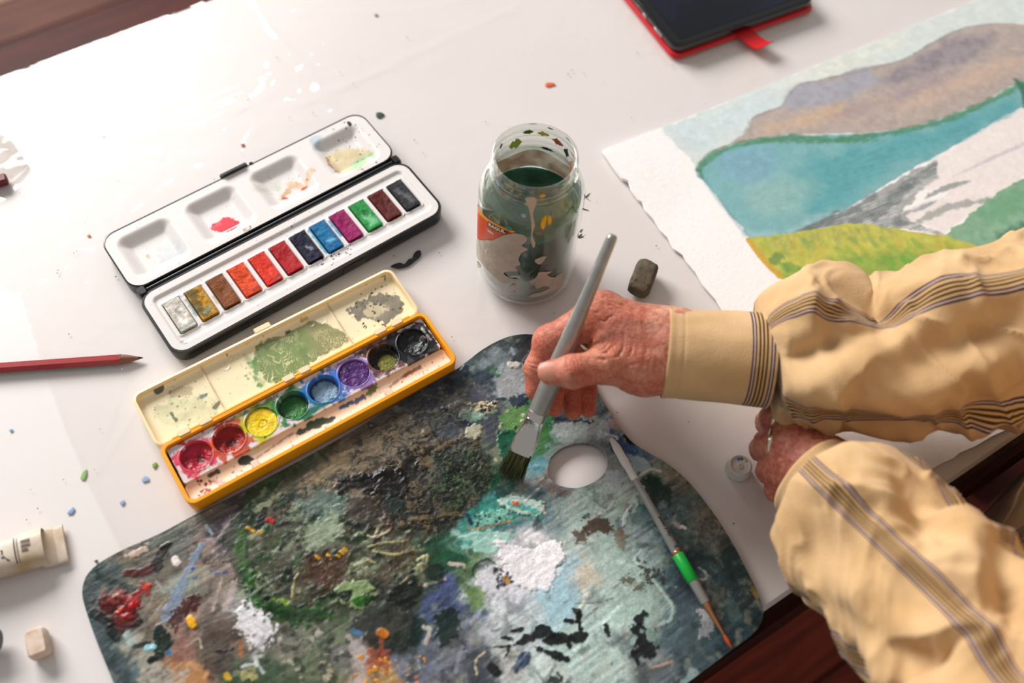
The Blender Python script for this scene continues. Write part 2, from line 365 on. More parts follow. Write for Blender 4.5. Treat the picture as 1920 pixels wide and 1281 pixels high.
# ------------------------------------------------------------------ clear plastic sheet over the table
XY = lambda px, py, z=0.0: tuple(P(px, py, z)[:2])
near = [T0 + tdir * t - tnor * .004 for t in (-.62, -.3, 0, .3, .7)]
sheet_out = [XY(-500, 330), XY(-150, 430), XY(40, 560), XY(80, 690), XY(120, 800), XY(165, 910), XY(220, 1020), XY(330, 1150)] + [tuple(q[:2]) for q in near] + \
            [tuple((T0 + tdir * .72 + tnor * (DEP - .001))[:2]), tuple((T0 + tdir * (-.9) + tnor * (DEP - .001))[:2])]
creases = [([(470, -10), (520, 70), (565, 120), (605, 175), (645, 240)], 1.5, 3.2), ([(560, 190), (700, 130), (830, 70), (970, 5)], 1.1, 6.0),
           ([(180, 250), (290, 240), (380, 215), (445, 192)], 1.3, 5), ([(30, 315), (140, 290), (260, 255), (380, 235), (520, 160)], 1.1, 4), ([(60, 340), (180, 325), (300, 285)], .9, 3),
           ([(0, 190), (60, 170), (110, 205)], 1.3, 5), ([(1270, 95), (1300, 150), (1345, 190)], .7, 3), ([(200, 690), (225, 650), (245, 720)], .7, 2),
           ([(235, 690), (200, 800), (170, 880), (195, 960), (230, 1030)], .8, 2.2), ([(250, 770), (180, 880)], .8, 2.2), ([(560, 20), (760, 15), (900, -10)], .8, 6), ([(90, 125), (230, 75), (390, 10)], 1.2, 4)]
crm = [(smooth_path(np.array([XY(*q) for q in l]) * 1000, 5), a, w) for l, a, w in creases]
EDGE = smooth_path(np.array([XY(*q) for q in ((-150, 430), (40, 560), (80, 690), (120, 800), (165, 910), (220, 1020))]) * 1000, 4)
def sheet_z(X, Y):
    x, y = X * 1000, Y * 1000; z = np.full(X.shape, .5); s = (X * tdir[0] + Y * tdir[1]) * 1000; t = ((X - T0[0]) * tnor[0] + (Y - T0[1]) * tnor[1]) * 1000
    far = ss(380, 560, t)
    z += far * .45 * ridged(s * .012, t * .03, 3, 3) ** 3 + .25 * ridged(s * .03 + .4 * fbm(s * .01, t * .01, 2), t * .05, 8, 2) ** 4
    z += 1.1 * ss(.40, .62, fbm(x * .012, y * .012, 26, 3)) * ridged(x * .085 + .5 * fbm(x * .05, y * .05, 3), y * .07, 21, 2) ** 5
    for p, a, w in crm:
        d, _, _, _ = dist_seg(p, x, y, False); z += a * np.exp(-(d / w) ** 2)
    d, _, _, _ = dist_seg(EDGE, x, y, False); z += .9 * np.exp(-(d / 1.6) ** 2)
    return z / 1000
M['clear_sheet'] = mat_clear('clear_plastic', (.995, .99, .985), 0.05, 1.45, .9, bump=(45, .05, .004))
sh = hf('plastic_sheet', np.array(sheet_out), .0026, sheet_z, None, M['clear_sheet'])
tag(sh, 'clear creased plastic sheet spread over the white table', 'plastic sheet')

# ------------------------------------------------------------------ artist's palette
PZ = .0065
tfP = lambda px, py: P(px, py, PZ)[:2]
pal_px = [(232, 1330), (213, 1281), (180, 1200), (158, 1135), (154, 1105), (163, 1078), (187, 1055), (232, 1030), (300, 1000), (365, 965), (430, 933), (530, 881), (640, 820), (760, 748), (850, 696),
          (905, 655), (945, 634), (975, 627), (1005, 628), (1045, 640), (1082, 672), (1112, 722), (1140, 767), (1162, 800), (1185, 828), (1215, 848), (1250, 868), (1290, 902), (1333, 955), (1370, 1012),
          (1400, 1068), (1422, 1115), (1431, 1145), (1427, 1168), (1408, 1192), (1370, 1220), (1300, 1272), (1220, 1325), (1080, 1375), (800, 1400), (450, 1395), (280, 1375)]
hole_px = [(1027, 885), (1033, 858), (1055, 839), (1085, 830), (1115, 833), (1134, 847), (1140, 868), (1131, 890), (1107, 907), (1080, 915), (1051, 911), (1034, 901)]
pal_out = smooth_loop([tfP(*q) for q in pal_px], 6); pal_hole = smooth_loop([tfP(*q) for q in hole_px], 5)
CTRL = """170 1110 75 88 88;200 1180 74 90 92;225 1260 84 102 108;250 1050 105 102 92;300 1010 104 108 103;330 990 110 112 108;395 960 105 100 92;430 930 92 84 80;300 1060 115 108 98;330 1100 130 135 125
300 1180 125 115 105;260 1240 156 152 140;300 1285 165 158 148;350 1200 152 132 120;350 1270 178 134 98;400 1170 112 102 95;420 1100 132 122 112;380 1050 130 118 110;440 1040 145 132 128;400 1230 98 88 78
440 1200 120 110 98;440 1270 86 96 80;440 990 108 94 100;430 958 82 72 80;460 1130 160 155 155;520 1220 118 118 108;560 1265 92 102 82;640 1240 108 108 104;590 1180 105 112 96;700 1260 165 122 98;740 1200 66 72 68;790 1230 112 118 130
720 1275 172 145 108;840 1120 84 96 132;820 1165 74 90 112;850 1225 112 116 124;900 1265 98 102 108;830 1050 52 98 72;870 1085 98 120 92;860 1010 150 196 182;600 1265 100 104 84;500 1275 90 104 86
980 1040 226 224 226;930 1110 198 204 208;1000 1120 186 196 200;1050 1100 158 186 196;1040 1150 162 190 196;980 1180 180 190 190;1080 1190 164 184 180;1120 1235 166 186 180;1050 1250 176 190 186;960 1240 188 194 194
1100 960 146 164 158;1050 960 126 142 142;1000 950 104 128 134;1150 990 150 170 165;1120 1050 164 178 172;1180 1060 146 166 162;1200 1120 156 180 172;1160 1150 164 184 178;1100 1085 176 180 170;1160 940 150 168 158;1190 980 128 142 142
1240 960 92 108 110;1220 915 40 80 68;1280 950 84 100 100;1300 1000 84 100 98;1260 1050 74 92 98;1320 1060 58 78 82;1360 1060 46 66 66;1290 1120 74 88 96;1350 1130 54 72 75;1400 1130 48 64 66;1260 1180 90 106 110;1300 1180 84 98 104
1350 1190 62 82 88;1240 1240 112 118 120;1290 1250 74 90 98;1330 980 108 104 94;1270 900 118 116 106;1230 868 130 136 130;1190 850 98 120 136;1160 800 126 136 140;1140 770 90 100 106;1120 740 84 98 100;1380 1170 52 72 76
1080 800 122 132 132;1060 812 128 138 138;1040 780 58 74 86;1005 800 70 120 84;960 800 104 124 92;930 850 108 120 94;880 850 68 80 74;900 780 70 75 86;860 760 58 64 72;830 720 52 68 80;880 700 56 78 84;925 690 118 128 132;950 720 152 157 160
970 680 120 126 130;960 650 56 64 66;990 640 40 46 48;930 650 72 84 84;900 740 78 82 90;870 800 78 84 94;700 760 82 86 88;760 760 66 74 80;650 830 96 90 82;600 870 84 96 80;700 850 120 104 86;640 890 128 114 94;760 840 88 80 70;780 900 74 70 60
720 920 44 46 46;660 960 94 86 76;700 985 76 66 58;830 900 36 52 46;860 880 22 62 52;800 960 70 62 52;850 950 30 72 56;885 955 46 78 96;920 930 60 112 112;900 915 20 86 60;1000 900 132 132 126;990 875 120 140 142;1150 905 150 156 152;1040 925 96 110 118
540 930 110 108 86;600 940 120 124 108;560 980 96 108 90;520 1000 92 110 84;620 1000 124 138 122;580 1040 104 98 84;500 1050 84 98 72;540 1090 78 80 64;600 1070 98 66 48;560 1120 74 88 64;640 1100 84 88 68;680 1050 98 88 72;720 1060 90 74 62;740 1110 58 62 50
660 1020 104 108 92;760 1010 60 60 50;790 1060 62 92 60;500 1120 72 110 50;620 1140 66 92 58;690 1130 62 74 56;770 1090 70 76 58;560 1060 92 84 72""".replace('\n', ';')
ctrl = np.array([[float(v) for v in q.split()] for q in CTRL.split(';')])
def palette_paint(X, Y):
    p = Paint(X, Y, c(90, 95, 92), tfP); x, y = p.X, p.Y
    # mixed ground: nearest daubs, edges broken by noise
    cp = np.array([tfP(a, b) for a, b in ctrl[:, :2]]) * 1000; cc = np.array([c(*r) for r in ctrl[:, 2:]]) ** .88
    wx = x + (fbm(x * .06, y * .06, 1, 4) - .5) * 34 + (fbm(x * .35, y * .35, 4, 3) - .5) * 7; wy = y + (fbm(x * .06, y * .06, 2, 4) - .5) * 34 + (fbm(x * .35, y * .35, 6, 3) - .5) * 7
    acc = np.zeros((len(x), 3)); ws = np.zeros(len(x))
    for (a, b), col in zip(cp, cc):
        w = 1.0 / ((wx - a) ** 2 + (wy - b) ** 2 + 12.0) ** 2.6; acc += w[:, None] * col; ws += w
    p.C = acc / ws[:, None]
    an = math.radians(38); u = x * math.cos(an) + y * math.sin(an); v = -x * math.sin(an) + y * math.cos(an)
    sw = fbm(u * .05 + fbm(x * .03, y * .03, 9) * 3, v * .55, 12, 4)
    p.C *= (0.48 + 1.04 * sw)[:, None]; p.h += .35 * sw + .25 * fbm(x * .5, y * .5, 31, 3)
    lt = ss(.56, .75, fbm(x * .16, y * .16, 50, 4)); p.C = p.C * (1 - .35 * lt[:, None]) + .35 * lt[:, None] * c(168, 165, 150)
    dk = ss(.57, .74, fbm(x * .13 + 9, y * .13, 60, 4)); p.C *= (1 - .45 * dk)[:, None]
    f1 = fbm(x * .45 + 3, y * .45, 52, 3); p.C *= (.80 + .4 * f1)[:, None]
    L = lambda l, w, *a, **k: p.line(l, w * .64, *a, **k); G = p.poly
    # left: bare grey-blue rim
    G([(150, 1105), (165, 1150), (195, 1230), (225, 1290), (250, 1290), (230, 1230), (205, 1170), (190, 1120), (170, 1080)], c(76, 92, 94), .9, 3, 2, var=.12, streak=(60, .3))
    # crimson cluster
    G([(178, 1128), (205, 1112), (245, 1118), (262, 1150), (255, 1178), (225, 1185), (200, 1165)], c(96, 30, 30), 1, .8, 3, .35, .9, .3)
    G([(225, 1120), (250, 1108), (268, 1095), (285, 1098), (270, 1118), (262, 1140), (245, 1160), (228, 1158)], c(140, 30, 28), .9, .7, 3, .4, .7, .35)
    G([(190, 1115), (225, 1105), (238, 1120), (215, 1130), (190, 1135)], c(140, 76, 72), .8, .8, 2.5, .4, .7, .3)
    for q, cl, w in (((250, 1115), (190, 36, 28), 3), ((232, 1157), (176, 28, 26), 3), ((247, 1138), (190, 34, 30), 5), ((272, 1102), (214, 70, 40), 4), ((221, 1148), (196, 80, 50), 4), ((213, 1120), (206, 170, 150), 3)): L([q, (q[0] + 8, q[1] - 5)], w, c(*cl), dh=.6)
    L([(176, 1148), (205, 1168)], 9, c(30, 34, 36), .9, dh=.5); L([(205, 1178), (218, 1196)], 9, c(34, 36, 36), .9, dh=.4); L([(240, 1185), (262, 1165)], 6, c(40, 34, 34), .8, dh=.3)
    L([(190, 1082), (235, 1100), (252, 1108)], 6, c(44, 66, 60), .8); L([(237, 1074), (262, 1074), (284, 1064)], 8, c(98, 36, 34), 1, dh=.5)
    G([(235, 1040), (262, 1025), (280, 1022), (268, 1040), (245, 1048)], c(202, 178, 164), .85, .6, 2, .4, .4)
    G([(285, 1050), (305, 1022), (320, 1020), (312, 1040), (296, 1075), (283, 1065)], c(48, 40, 36), .95, .6, 1.6, .4, .6)
    L([(328, 1048), (332, 1056)], 7, c(232, 222, 216), 1, dh=.8)
    G([(372, 1022), (384, 1020), (350, 1090), (330, 1150), (308, 1170), (300, 1165), (322, 1110), (350, 1060)], c(138, 152, 172), .95, .5, 1.2, .4, .4, .1, (70, .25))
    for q in ((360, 1067), (362, 1085), (395, 1070), (405, 1076), (418, 1074)): L([q, (q[0] + 7, q[1] - 2)], 2.2, c(52, 104, 168), .85, dh=.2)
    G([(318, 1165), (330, 1140), (345, 1125), (372, 1120), (370, 1140), (345, 1155), (328, 1180)], c(86, 36, 34), .95, .5, 2.4, .5, .6, .2)
    L([(356, 1162), (362, 1172)], 8, c(226, 172, 30), 1, .3, .6, dh=1.2)
    G([(288, 1180), (302, 1170), (318, 1190), (322, 1210), (305, 1222), (288, 1230), (280, 1215), (285, 1200)], c(24, 56, 48), .97, .6, 2, .35, .7, .2)
    L([(252, 1212), (280, 1206)], 5, c(34, 58, 54), .9); L([(283, 1237), (300, 1230)], 8, c(22, 50, 44), 1, dh=.6); L([(276, 1215), (288, 1214)], 6, c(150, 196, 208), 1, dh=.5); L([(316, 1222), (318, 1228)], 4, c(52, 130, 180), 1, dh=.4)
    L([(238, 1190), (246, 1206)], 7, c(176, 190, 186), .9, dh=.4)
    for a, b in (((415, 1085), (398, 1145)), ((444, 1085), (424, 1145)), ((436, 1090), (420, 1148))): L([a, b], 2.2, c(196, 178, 168), .8, .5, .8)
    G([(380, 1170), (410, 1150), (440, 1150), (450, 1175), (430, 1215), (400, 1240), (375, 1215)], c(104, 92, 84), .8, 1.5, 3, .25, .5, .2, (20, .4))
    L([(405, 1222), (430, 1220), (436, 1216)], 2.4, c(42, 36, 34), 1, dh=.5)
    L([(350, 1212), (372, 1198), (378, 1216)], 2, c(208, 196, 168), .8, dh=.3); G([(345, 1275), (365, 1255), (385, 1265), (392, 1300), (340, 1300)], c(186, 140, 100), .9, .8, 2)
    G([(340, 1180), (365, 1195), (362, 1230), (335, 1235), (330, 1205)], c(150, 116, 108), .7, 2.5, 3)
    # white patch
    G([(455, 1130), (475, 1128), (492, 1145), (515, 1170), (510, 1200), (480, 1220), (462, 1195), (442, 1182), (448, 1160)], c(222, 220, 224), 1, .5, 3.2, .5, .7, .05, (-25, .25))
    L([(460, 1132), (464, 1140)], 4, c(28, 76, 82), .9)
    L([(450, 1200), (452, 1230)], 2.8, c(176, 120, 52), .8)
    # dark violet and greys above
    G([(385, 1010), (410, 980), (455, 950), (480, 955), (460, 1000), (430, 1030), (405, 1030)], c(84, 78, 88), .7, 3, 4, .15, .4, .3, (40, .4)); L([(386, 985), (398, 1002)], 3, c(150, 172, 182), .9, dh=.4)
    G([(420, 985), (450, 972), (452, 1010), (440, 1040), (415, 1020)], c(168, 158, 160), .6, 2.5, 4, .3, .3, .2)
    # green island, dark in the middle
    isl = [(470, 945), (492, 905), (530, 878), (600, 905), (680, 965), (770, 985), (800, 1010), (790, 1070), (782, 1110), (755, 1130), (700, 1120), (640, 1150), (560, 1158), (505, 1143), (475, 1110), (458, 1065), (448, 1015)]
    G(isl, c(82, 84, 68), .45, 1.5, 3, .2, 1.0, .35)
    ring_l = [(545, 872), (500, 905), (470, 945), (452, 985), (448, 1020), (456, 1065)]
    L(ring_l, 24, c(44, 74, 38), .75, 3, 6, .15, .5, .4); L([(452, 1000), (450, 1030), (458, 1068)], 9, c(76, 112, 48), .8, 1, 2, .3, .4)
    L([(462, 1072), (476, 1095), (480, 1115), (492, 1130)], 12, c(36, 92, 30), .95, .6, 4, .4, 1.0, .5); L([(480, 1108), (505, 1140), (545, 1152), (600, 1152)], 17, c(46, 98, 34), .85, 1, 6, .3, .8, .5)
    L([(505, 1148), (560, 1160), (620, 1145)], 8, c(30, 66, 30), .8, 1.5, 2.5); L([(512, 1120), (538, 1132)], 5, c(150, 172, 70), .7, 1, 1.5, dh=.6)
    r = random.Random(7)
    for cl, n, a in (((30, 34, 30), 70, .85), ((140, 148, 128), 60, .75), ((90, 58, 38), 26, .75), ((50, 84, 50), 60, .8), ((110, 104, 86), 40, .7), ((160, 168, 140), 40, .75), ((22, 50, 38), 50, .85)):
        for i in range(n):
            px, py = r.uniform(470, 790), r.uniform(930, 1140); dx = r.uniform(6, 26)
            if inside(np.array(isl), np.array([px]), np.array([py]))[0]: L([(px, py), (px + dx, py - dx * r.uniform(.2, .9))], r.uniform(1.5, 5.5), c(*cl), a, .9, 2.4, .4, r.uniform(.2, .7), .25, (35, .5))
    G([(570, 1050), (610, 1040), (640, 1075), (620, 1100), (585, 1095)], c(92, 58, 38), .7, 3, 3.5, .2); G([(735, 1020), (775, 1030), (770, 1075), (740, 1070)], c(84, 62, 48), .65, 3, 4, .25)
    G([(560, 935), (600, 915), (640, 930), (640, 960), (600, 975), (565, 965)], c(122, 142, 138), .6, 3, 4, .25); G([(580, 990), (620, 965), (640, 990), (610, 1020), (575, 1020)], c(164, 176, 156), .7, 2.5, 4, .3)
    G([(745, 1085), (780, 1080), (790, 1120), (760, 1140), (725, 1130)], c(26, 38, 32), .9, 2, 3, .3, .8)
    L([(503, 975), (512, 978)], 5, c(180, 24, 36), 1, .3, .4, dh=.8)
    for q in ((594, 1045), (614, 1041), (632, 1042), (640, 1036), (645, 1030), (463, 990), (472, 995), (485, 998)): L([q, (q[0] + 4, q[1] + 2)], 3, c(206, 160, 52), .95, dh=.6)
    L([(705, 1000), (712, 988), (726, 985), (735, 990), (722, 1000), (700, 1008), (690, 1004)], 2.6, c(190, 176, 150), .95, .3, .5, dh=.7); L([(728, 986), (734, 988)], 4, c(170, 30, 46), 1, dh=.6)
    for l in ([(690, 1026), (720, 1018), (765, 1014)], [(700, 1034), (740, 1040), (775, 1032)], [(782, 1052), (795, 1042), (790, 1070)], [(752, 1095), (764, 1084)], [(560, 1075), (552, 1090), (548, 1120)], [(690, 1050), (705, 1056)]): L(l, 1.8, c(176, 170, 130), .9, .4, .6, dh=.7)
    # green cups of thick paint
    G([(632, 1105), (650, 1092), (690, 1090), (700, 1105), (680, 1118), (690, 1140), (668, 1140), (640, 1130)], c(140, 158, 120), .95, .5, 1.6, .5, 1.2, .15)
    G([(638, 1112), (660, 1106), (655, 1128), (642, 1126)], c(18, 54, 24), 1, .4, .8); G([(666, 1120), (690, 1114), (698, 1120), (680, 1138), (664, 1134)], c(70, 122, 48), 1, .4, .8, dh=.4)
    # dark lobe below
    G([(655, 1160), (700, 1140), (760, 1145), (788, 1180), (775, 1210), (730, 1220), (690, 1210), (665, 1185)], c(62, 66, 60), .9, 2, 3, .2, .7, .35)
    G([(770, 1150), (790, 1180), (780, 1210), (740, 1222), (700, 1214), (700, 1206), (745, 1210), (770, 1190)], c(26, 52, 46), .8, 1.5, 2.5, .3)
    L([(715, 1186), (721, 1189)], 9, c(196, 132, 46), 1, .3, .5, dh=1.6); L([(715, 1200), (715, 1214)], 4, c(150, 96, 52), .8); L([(662, 1184), (676, 1190)], 5, c(88, 132, 164), .8, dh=.3)
    for i in range(9): L([(690 + i * 5, 1220), (684 + i * 5, 1256)], 2.0, c(158, 88, 62), .85, .4, .7, dh=.3)
    G([(650, 1190), (670, 1200), (690, 1230), (685, 1281), (668, 1281), (662, 1230)], c(190, 180, 176), .75, 2, 3, .25)
    p.dots([(670, 1230), (800, 1230), (800, 1300), (660, 1300)], 46, (1, 3.2), [c(214, 148, 44), c(200, 120, 60), c(222, 170, 60)], .5, 3)
    p.dots([(440, 1180), (660, 1180), (650, 1290), (430, 1290)], 60, (1, 5), [c(170, 160, 140), c(120, 130, 100), c(190, 184, 170), c(60, 80, 60), c(40, 52, 52)], .3, 4, .7)
    G([(440, 1262), (500, 1240), (540, 1260), (560, 1300), (430, 1300)], c(66, 92, 66), .65, 3, 5, .15); L([(455, 1250), (480, 1246), (495, 1262)], 3, c(190, 198, 196), .9, dh=.4); L([(478, 1232), (482, 1248)], 4, c(200, 206, 204), .9, dh=.4)
    G([(450, 1258), (475, 1256), (480, 1270), (455, 1275)], c(182, 176, 130), .8, 1, 2, .4, .4); L([(424, 1266), (430, 1272)], 5, c(206, 172, 40), .9)
    # blue-violet and dark greens at the bottom
    G([(800, 1110), (840, 1095), (870, 1110), (868, 1140), (830, 1150), (805, 1135)], c(54, 68, 104), .4, 2, 6, .3, .4, .4, (60, .8))
    G([(820, 1145), (845, 1140), (860, 1165), (850, 1200), (825, 1215), (815, 1180)], c(28, 56, 48), .92, 1, 3, .3, .8, .3); G([(778, 1170), (795, 1160), (790, 1210), (775, 1220)], c(36, 70, 60), .85, 1.5, 2.5)
    G([(870, 1110), (900, 1095), (915, 1120), (905, 1145), (880, 1140)], c(122, 148, 92), .8, 1, 3, .4, .5, .2, (60, .4))
    L([(798, 1098), (815, 1092), (834, 1086)], 3.5, c(206, 190, 184), .9, .4, .8, dh=.5); L([(806, 1100), (836, 1090)], 1.8, c(44, 56, 110), .9)
    L([(795, 1176), (806, 1182), (798, 1206)], 4, c(196, 190, 176), .85, dh=.5); G([(930, 1220), (960, 1215), (985, 1250), (960, 1275), (930, 1250)], c(178, 172, 162), .5, 2, 4, .4)
    G([(880, 1230), (920, 1220), (945, 1250), (930, 1290), (880, 1290)], c(76, 84, 92), .8, 2.5, 3, .2, .3, .2, (50, .4)); L([(894, 1264), (892, 1240), (910, 1222)], 1.6, c(206, 196, 170), .9, dh=.4); L([(922, 1252), (932, 1262)], 9, c(22, 26, 28), .95)
    # turquoise island under the brush
    G([(860, 985), (890, 950), (930, 930), (965, 940), (1000, 950), (1020, 965), (980, 972), (930, 985), (890, 1000)], c(74, 148, 138), .8, 1.5, 3, .3, .7, .25)
    G([(935, 935), (975, 930), (1010, 940), (1024, 955), (1012, 968), (980, 962), (950, 955)], c(186, 208, 196), .95, .5, 2, .45, 1.4, .1); L([(955, 945), (990, 955), (1005, 960)], 6, c(62, 164, 156), .85, .5, 1.4, dh=.6)
    G([(890, 980), (905, 962), (940, 955), (960, 970), (925, 985), (900, 990)], c(136, 188, 172), .9, .6, 2, .5, 1.0, .2); p.dots([(890, 965), (945, 958), (940, 985), (895, 990)], 40, (1.2, 2.4), [c(24, 70, 64)], -.3, 9, .9)
    L([(878, 990), (905, 990), (960, 975)], 1.6, c(196, 140, 90), .8); L([(963, 944), (972, 946)], 4, c(206, 108, 72), .95, dh=.5); L([(1018, 956), (1022, 962)], 4, c(216, 190, 176), .95, dh=.7); L([(876, 965), (884, 982)], 4, c(30, 44, 84), .9, dh=.5)
    G([(858, 1005), (900, 995), (950, 998), (960, 1012), (935, 1035), (890, 1035), (855, 1025)], c(164, 206, 194), .92, .8, 2, .3, .6, .08, (15, .3)); L([(858, 1018), (878, 1018)], 4, c(74, 170, 166), .85)
    # the great white patch
    G([(925, 1008), (950, 1020), (985, 1030), (1020, 1020), (1045, 1015), (1058, 1048), (1045, 1070), (1030, 1105), (990, 1108), (965, 1095), (945, 1060), (935, 1030)], c(234, 231, 234), 1, .4, 2.6, .5, .9, .03)
    G([(895, 1080), (915, 1065), (940, 1085), (960, 1100), (1000, 1110), (970, 1125), (920, 1118), (892, 1100)], c(214, 214, 220), .95, 1, 3, .35, .5, .06, (40, .3))
    p.dots([(920, 1060), (960, 1075), (960, 1095), (925, 1105)], 34, (1.5, 4), [c(46, 52, 72)], .3, 12, .85); L([(948, 1083), (952, 1092)], 5, c(206, 160, 84), .9, dh=.4)
    L([(886, 1080), (890, 1062), (912, 1048), (930, 1058)], 2.2, c(52, 58, 66), .8)
    # grey-green field on the right
    G([(1010, 1110), (1060, 1085), (1085, 1100), (1080, 1150), (1050, 1170), (1015, 1150)], c(158, 190, 202), .6, 3, 3, .2, .3, .08, (60, .4))
    G([(1110, 1010), (1160, 1010), (1190, 1060), (1240, 1110), (1260, 1140), (1252, 1165), (1220, 1175), (1160, 1170), (1120, 1100)], c(166, 186, 178), .6, 2, 2.5, .2, .6, .08, (50, .5))
    L([(1195, 1055), (1235, 1100), (1260, 1135), (1258, 1160), (1235, 1172)], 3, c(184, 204, 196), .8, .7, .6, dh=.5)
    G([(1096, 985), (1120, 970), (1142, 980), (1150, 1000), (1115, 1000), (1098, 998)], c(92, 78, 66), .95, .4, 2.4, .55, .3, .15); G([(1075, 1000), (1095, 995), (1098, 1015), (1082, 1018)], c(104, 90, 76), .9, .4, 2, .5)
    G([(1150, 995), (1175, 1000), (1170, 1030), (1155, 1020)], c(122, 104, 84), .7, 1, 2.5, .45); G([(1165, 1080), (1200, 1090), (1205, 1110), (1180, 1105)], c(96, 82, 68), .8, .5, 3.4, .6); p.dots([(1195, 1045), (1250, 1070), (1240, 1110), (1200, 1090)], 26, (1.5, 5), [c(74, 66, 62)], .1, 14, .85)
    G([(1080, 1070), (1110, 1060), (1125, 1090), (1095, 1100)], c(196, 180, 160), .6, 2, 3, .3)
    L([(1105, 975), (1140, 955), (1152, 940)], 2.2, c(186, 190, 182), .85, dh=.5); L([(1170, 985), (1176, 960), (1195, 938), (1188, 960)], 4, c(176, 192, 186), .9, .4, 1.2, dh=1.0); L([(1172, 955), (1182, 945)], 1.6, c(176, 84, 84), .7); L([(1096, 970), (1104, 965)], 4, c(26, 64, 62), .9)
    L([(1085, 1148), (1096, 1130), (1100, 1112)], 4, c(204, 204, 190), .9, .4, .8, dh=.7)
    L([(1080, 1132), (1120, 1130), (1150, 1122)], 1.3, c(90, 92, 90), .7); L([(1095, 1160), (1120, 1140)], 1.3, c(90, 92, 90), .7)
    G([(962, 1252), (980, 1222), (995, 1226), (990, 1245), (970, 1265)], c(30, 70, 104), .95, .5, 1.4, .4, .6, .3, (60, .4)); G([(1025, 1272), (1050, 1265), (1055, 1285), (1025, 1285)], c(22, 26, 28), .9, .8, 3, .5)
    G([(1182, 1178), (1200, 1172), (1225, 1178), (1232, 1200), (1222, 1230), (1205, 1235), (1186, 1205)], c(24, 28, 30), .95, .5, 3, .4, .6, .2); G([(1205, 1182), (1225, 1178), (1236, 1195), (1224, 1205), (1212, 1196)], c(140, 158, 150), .85, .7, 2, .4, .6)
    L([(1190, 1195), (1186, 1206)], 5, c(142, 160, 156), .9); G([(1183, 1222), (1195, 1222), (1200, 1245), (1194, 1250)], c(14, 18, 22), 1, .4, 1); L([(1195, 1165), (1208, 1152)], 7, c(20, 24, 26), .95, .4, 1.6, dh=.4); L([(1222, 1252), (1260, 1240)], 2, c(190, 160, 140), .7)
    # darker right wing
    G([(1200, 890), (1240, 905), (1262, 925), (1258, 960), (1235, 935), (1212, 920)], c(14, 62, 46), .85, 1.5, 3, .25, .5, .3); G([(1205, 912), (1228, 925), (1236, 960), (1215, 950)], c(40, 44, 56), .8, 2, 2.5)
    G([(1300, 990), (1330, 975), (1345, 990), (1330, 1005), (1308, 1008)], c(92, 82, 72), .85, 1, 2.5, .35, .4); L([(1340, 975), (1350, 985), (1345, 1000)], 2, c(140, 146, 128), .8, dh=.6)
    L([(1265, 980), (1275, 988)], 4.5, c(176, 170, 160), .9, dh=.4); L([(1278, 987), (1284, 990)], 3.4, c(216, 210, 204), .95, dh=.4)
    for i in range(14): L([(1272 + i * 5, 945 + i * 3), (1290 + i * 5, 985 + i * 6)], 1.2, c(150, 156, 150), .4, .6, .8)
    L([(1250, 880), (1290, 915), (1320, 950), (1340, 985)], 3, c(128, 140, 92), .5, 1.2, 1.5, dh=.4); L([(1305, 1045), (1350, 1048)], 5, c(26, 54, 46), .7, 2, 2)
    L([(1310, 1064), (1325, 1076), (1322, 1086), (1300, 1084)], 1.8, c(180, 182, 176), .85, .3, .6, dh=.4); G([(1310, 1148), (1330, 1145), (1336, 1185), (1312, 1195), (1318, 1170)], c(192, 188, 190), .85, .4, 2.2, .5, .4)
    G([(1362, 1130), (1385, 1130), (1390, 1155), (1372, 1165)], c(96, 116, 112), .7, 1.2, 2, .35); L([(1413, 1105), (1420, 1118)], 5, c(150, 132, 84), .8, .5, 1.2); L([(1375, 1010), (1392, 1040)], 3, c(140, 160, 164), .7)
    G([(1285, 1262), (1300, 1250), (1312, 1268), (1295, 1290), (1275, 1290)], c(150, 170, 170), .8, .6, 1.5); G([(1268, 1180), (1330, 1170), (1350, 1200), (1310, 1240), (1270, 1215)], c(84, 102, 104), .5, 4, 4, .15)
    # around the thumb hole
    G([(1020, 885), (1030, 850), (1058, 830), (1090, 822), (1120, 824), (1145, 845), (1150, 872), (1138, 898), (1110, 915), (1075, 925), (1040, 918)], c(118, 118, 114), .6, 3, 3, .2, 0, .2)
    L([(1032, 880), (1040, 858)], 5, c(176, 130, 132), .7, 1, 1.4); L([(1015, 900), (1035, 915), (1060, 925)], 8, c(120, 96, 82), .6, 2, 2.5)
    G([(1045, 795), (1090, 785), (1120, 790), (1115, 818), (1060, 826), (1045, 815)], c(146, 152, 150), .8, 1.5, 2.5, .3, .3); L([(1040, 786), (1075, 788), (1110, 790)], 5, c(34, 44, 60), .8, .8, 1.8, dh=.4)
    G([(1125, 790), (1150, 785), (1160, 815), (1140, 825), (1120, 815)], c(166, 176, 180), .85, .8, 2, .35, .4); G([(1142, 800), (1170, 825), (1195, 845), (1175, 870), (1150, 840)], c(44, 84, 122), .8, 1.2, 2.5, .3, .5, .25); L([(1172, 816), (1182, 828), (1188, 830)], 5, c(16, 20, 26), .95, .4, 1)
    G([(1150, 786), (1170, 790), (1166, 806), (1148, 802)], c(176, 146, 130), .85, .5, 1.6, .4); G([(1175, 850), (1210, 860), (1222, 880), (1190, 885)], c(164, 184, 192), .75, 1, 3, .35, .6); L([(1196, 895), (1220, 880), (1240, 884)], 2.5, c(206, 206, 198), .8, dh=.6); G([(1135, 880), (1170, 885), (1170, 905), (1140, 908)], c(162, 168, 174), .8, 1, 2.5, .3, .4)
    # greens near the brush
    G([(1000, 760), (1030, 770), (1038, 792), (1020, 810), (1000, 800), (985, 780)], c(22, 112, 68), .9, 1, 2, .35, .4); G([(945, 775), (985, 760), (990, 800), (960, 810), (935, 795)], c(112, 150, 96), .75, 2, 3, .3, .3)
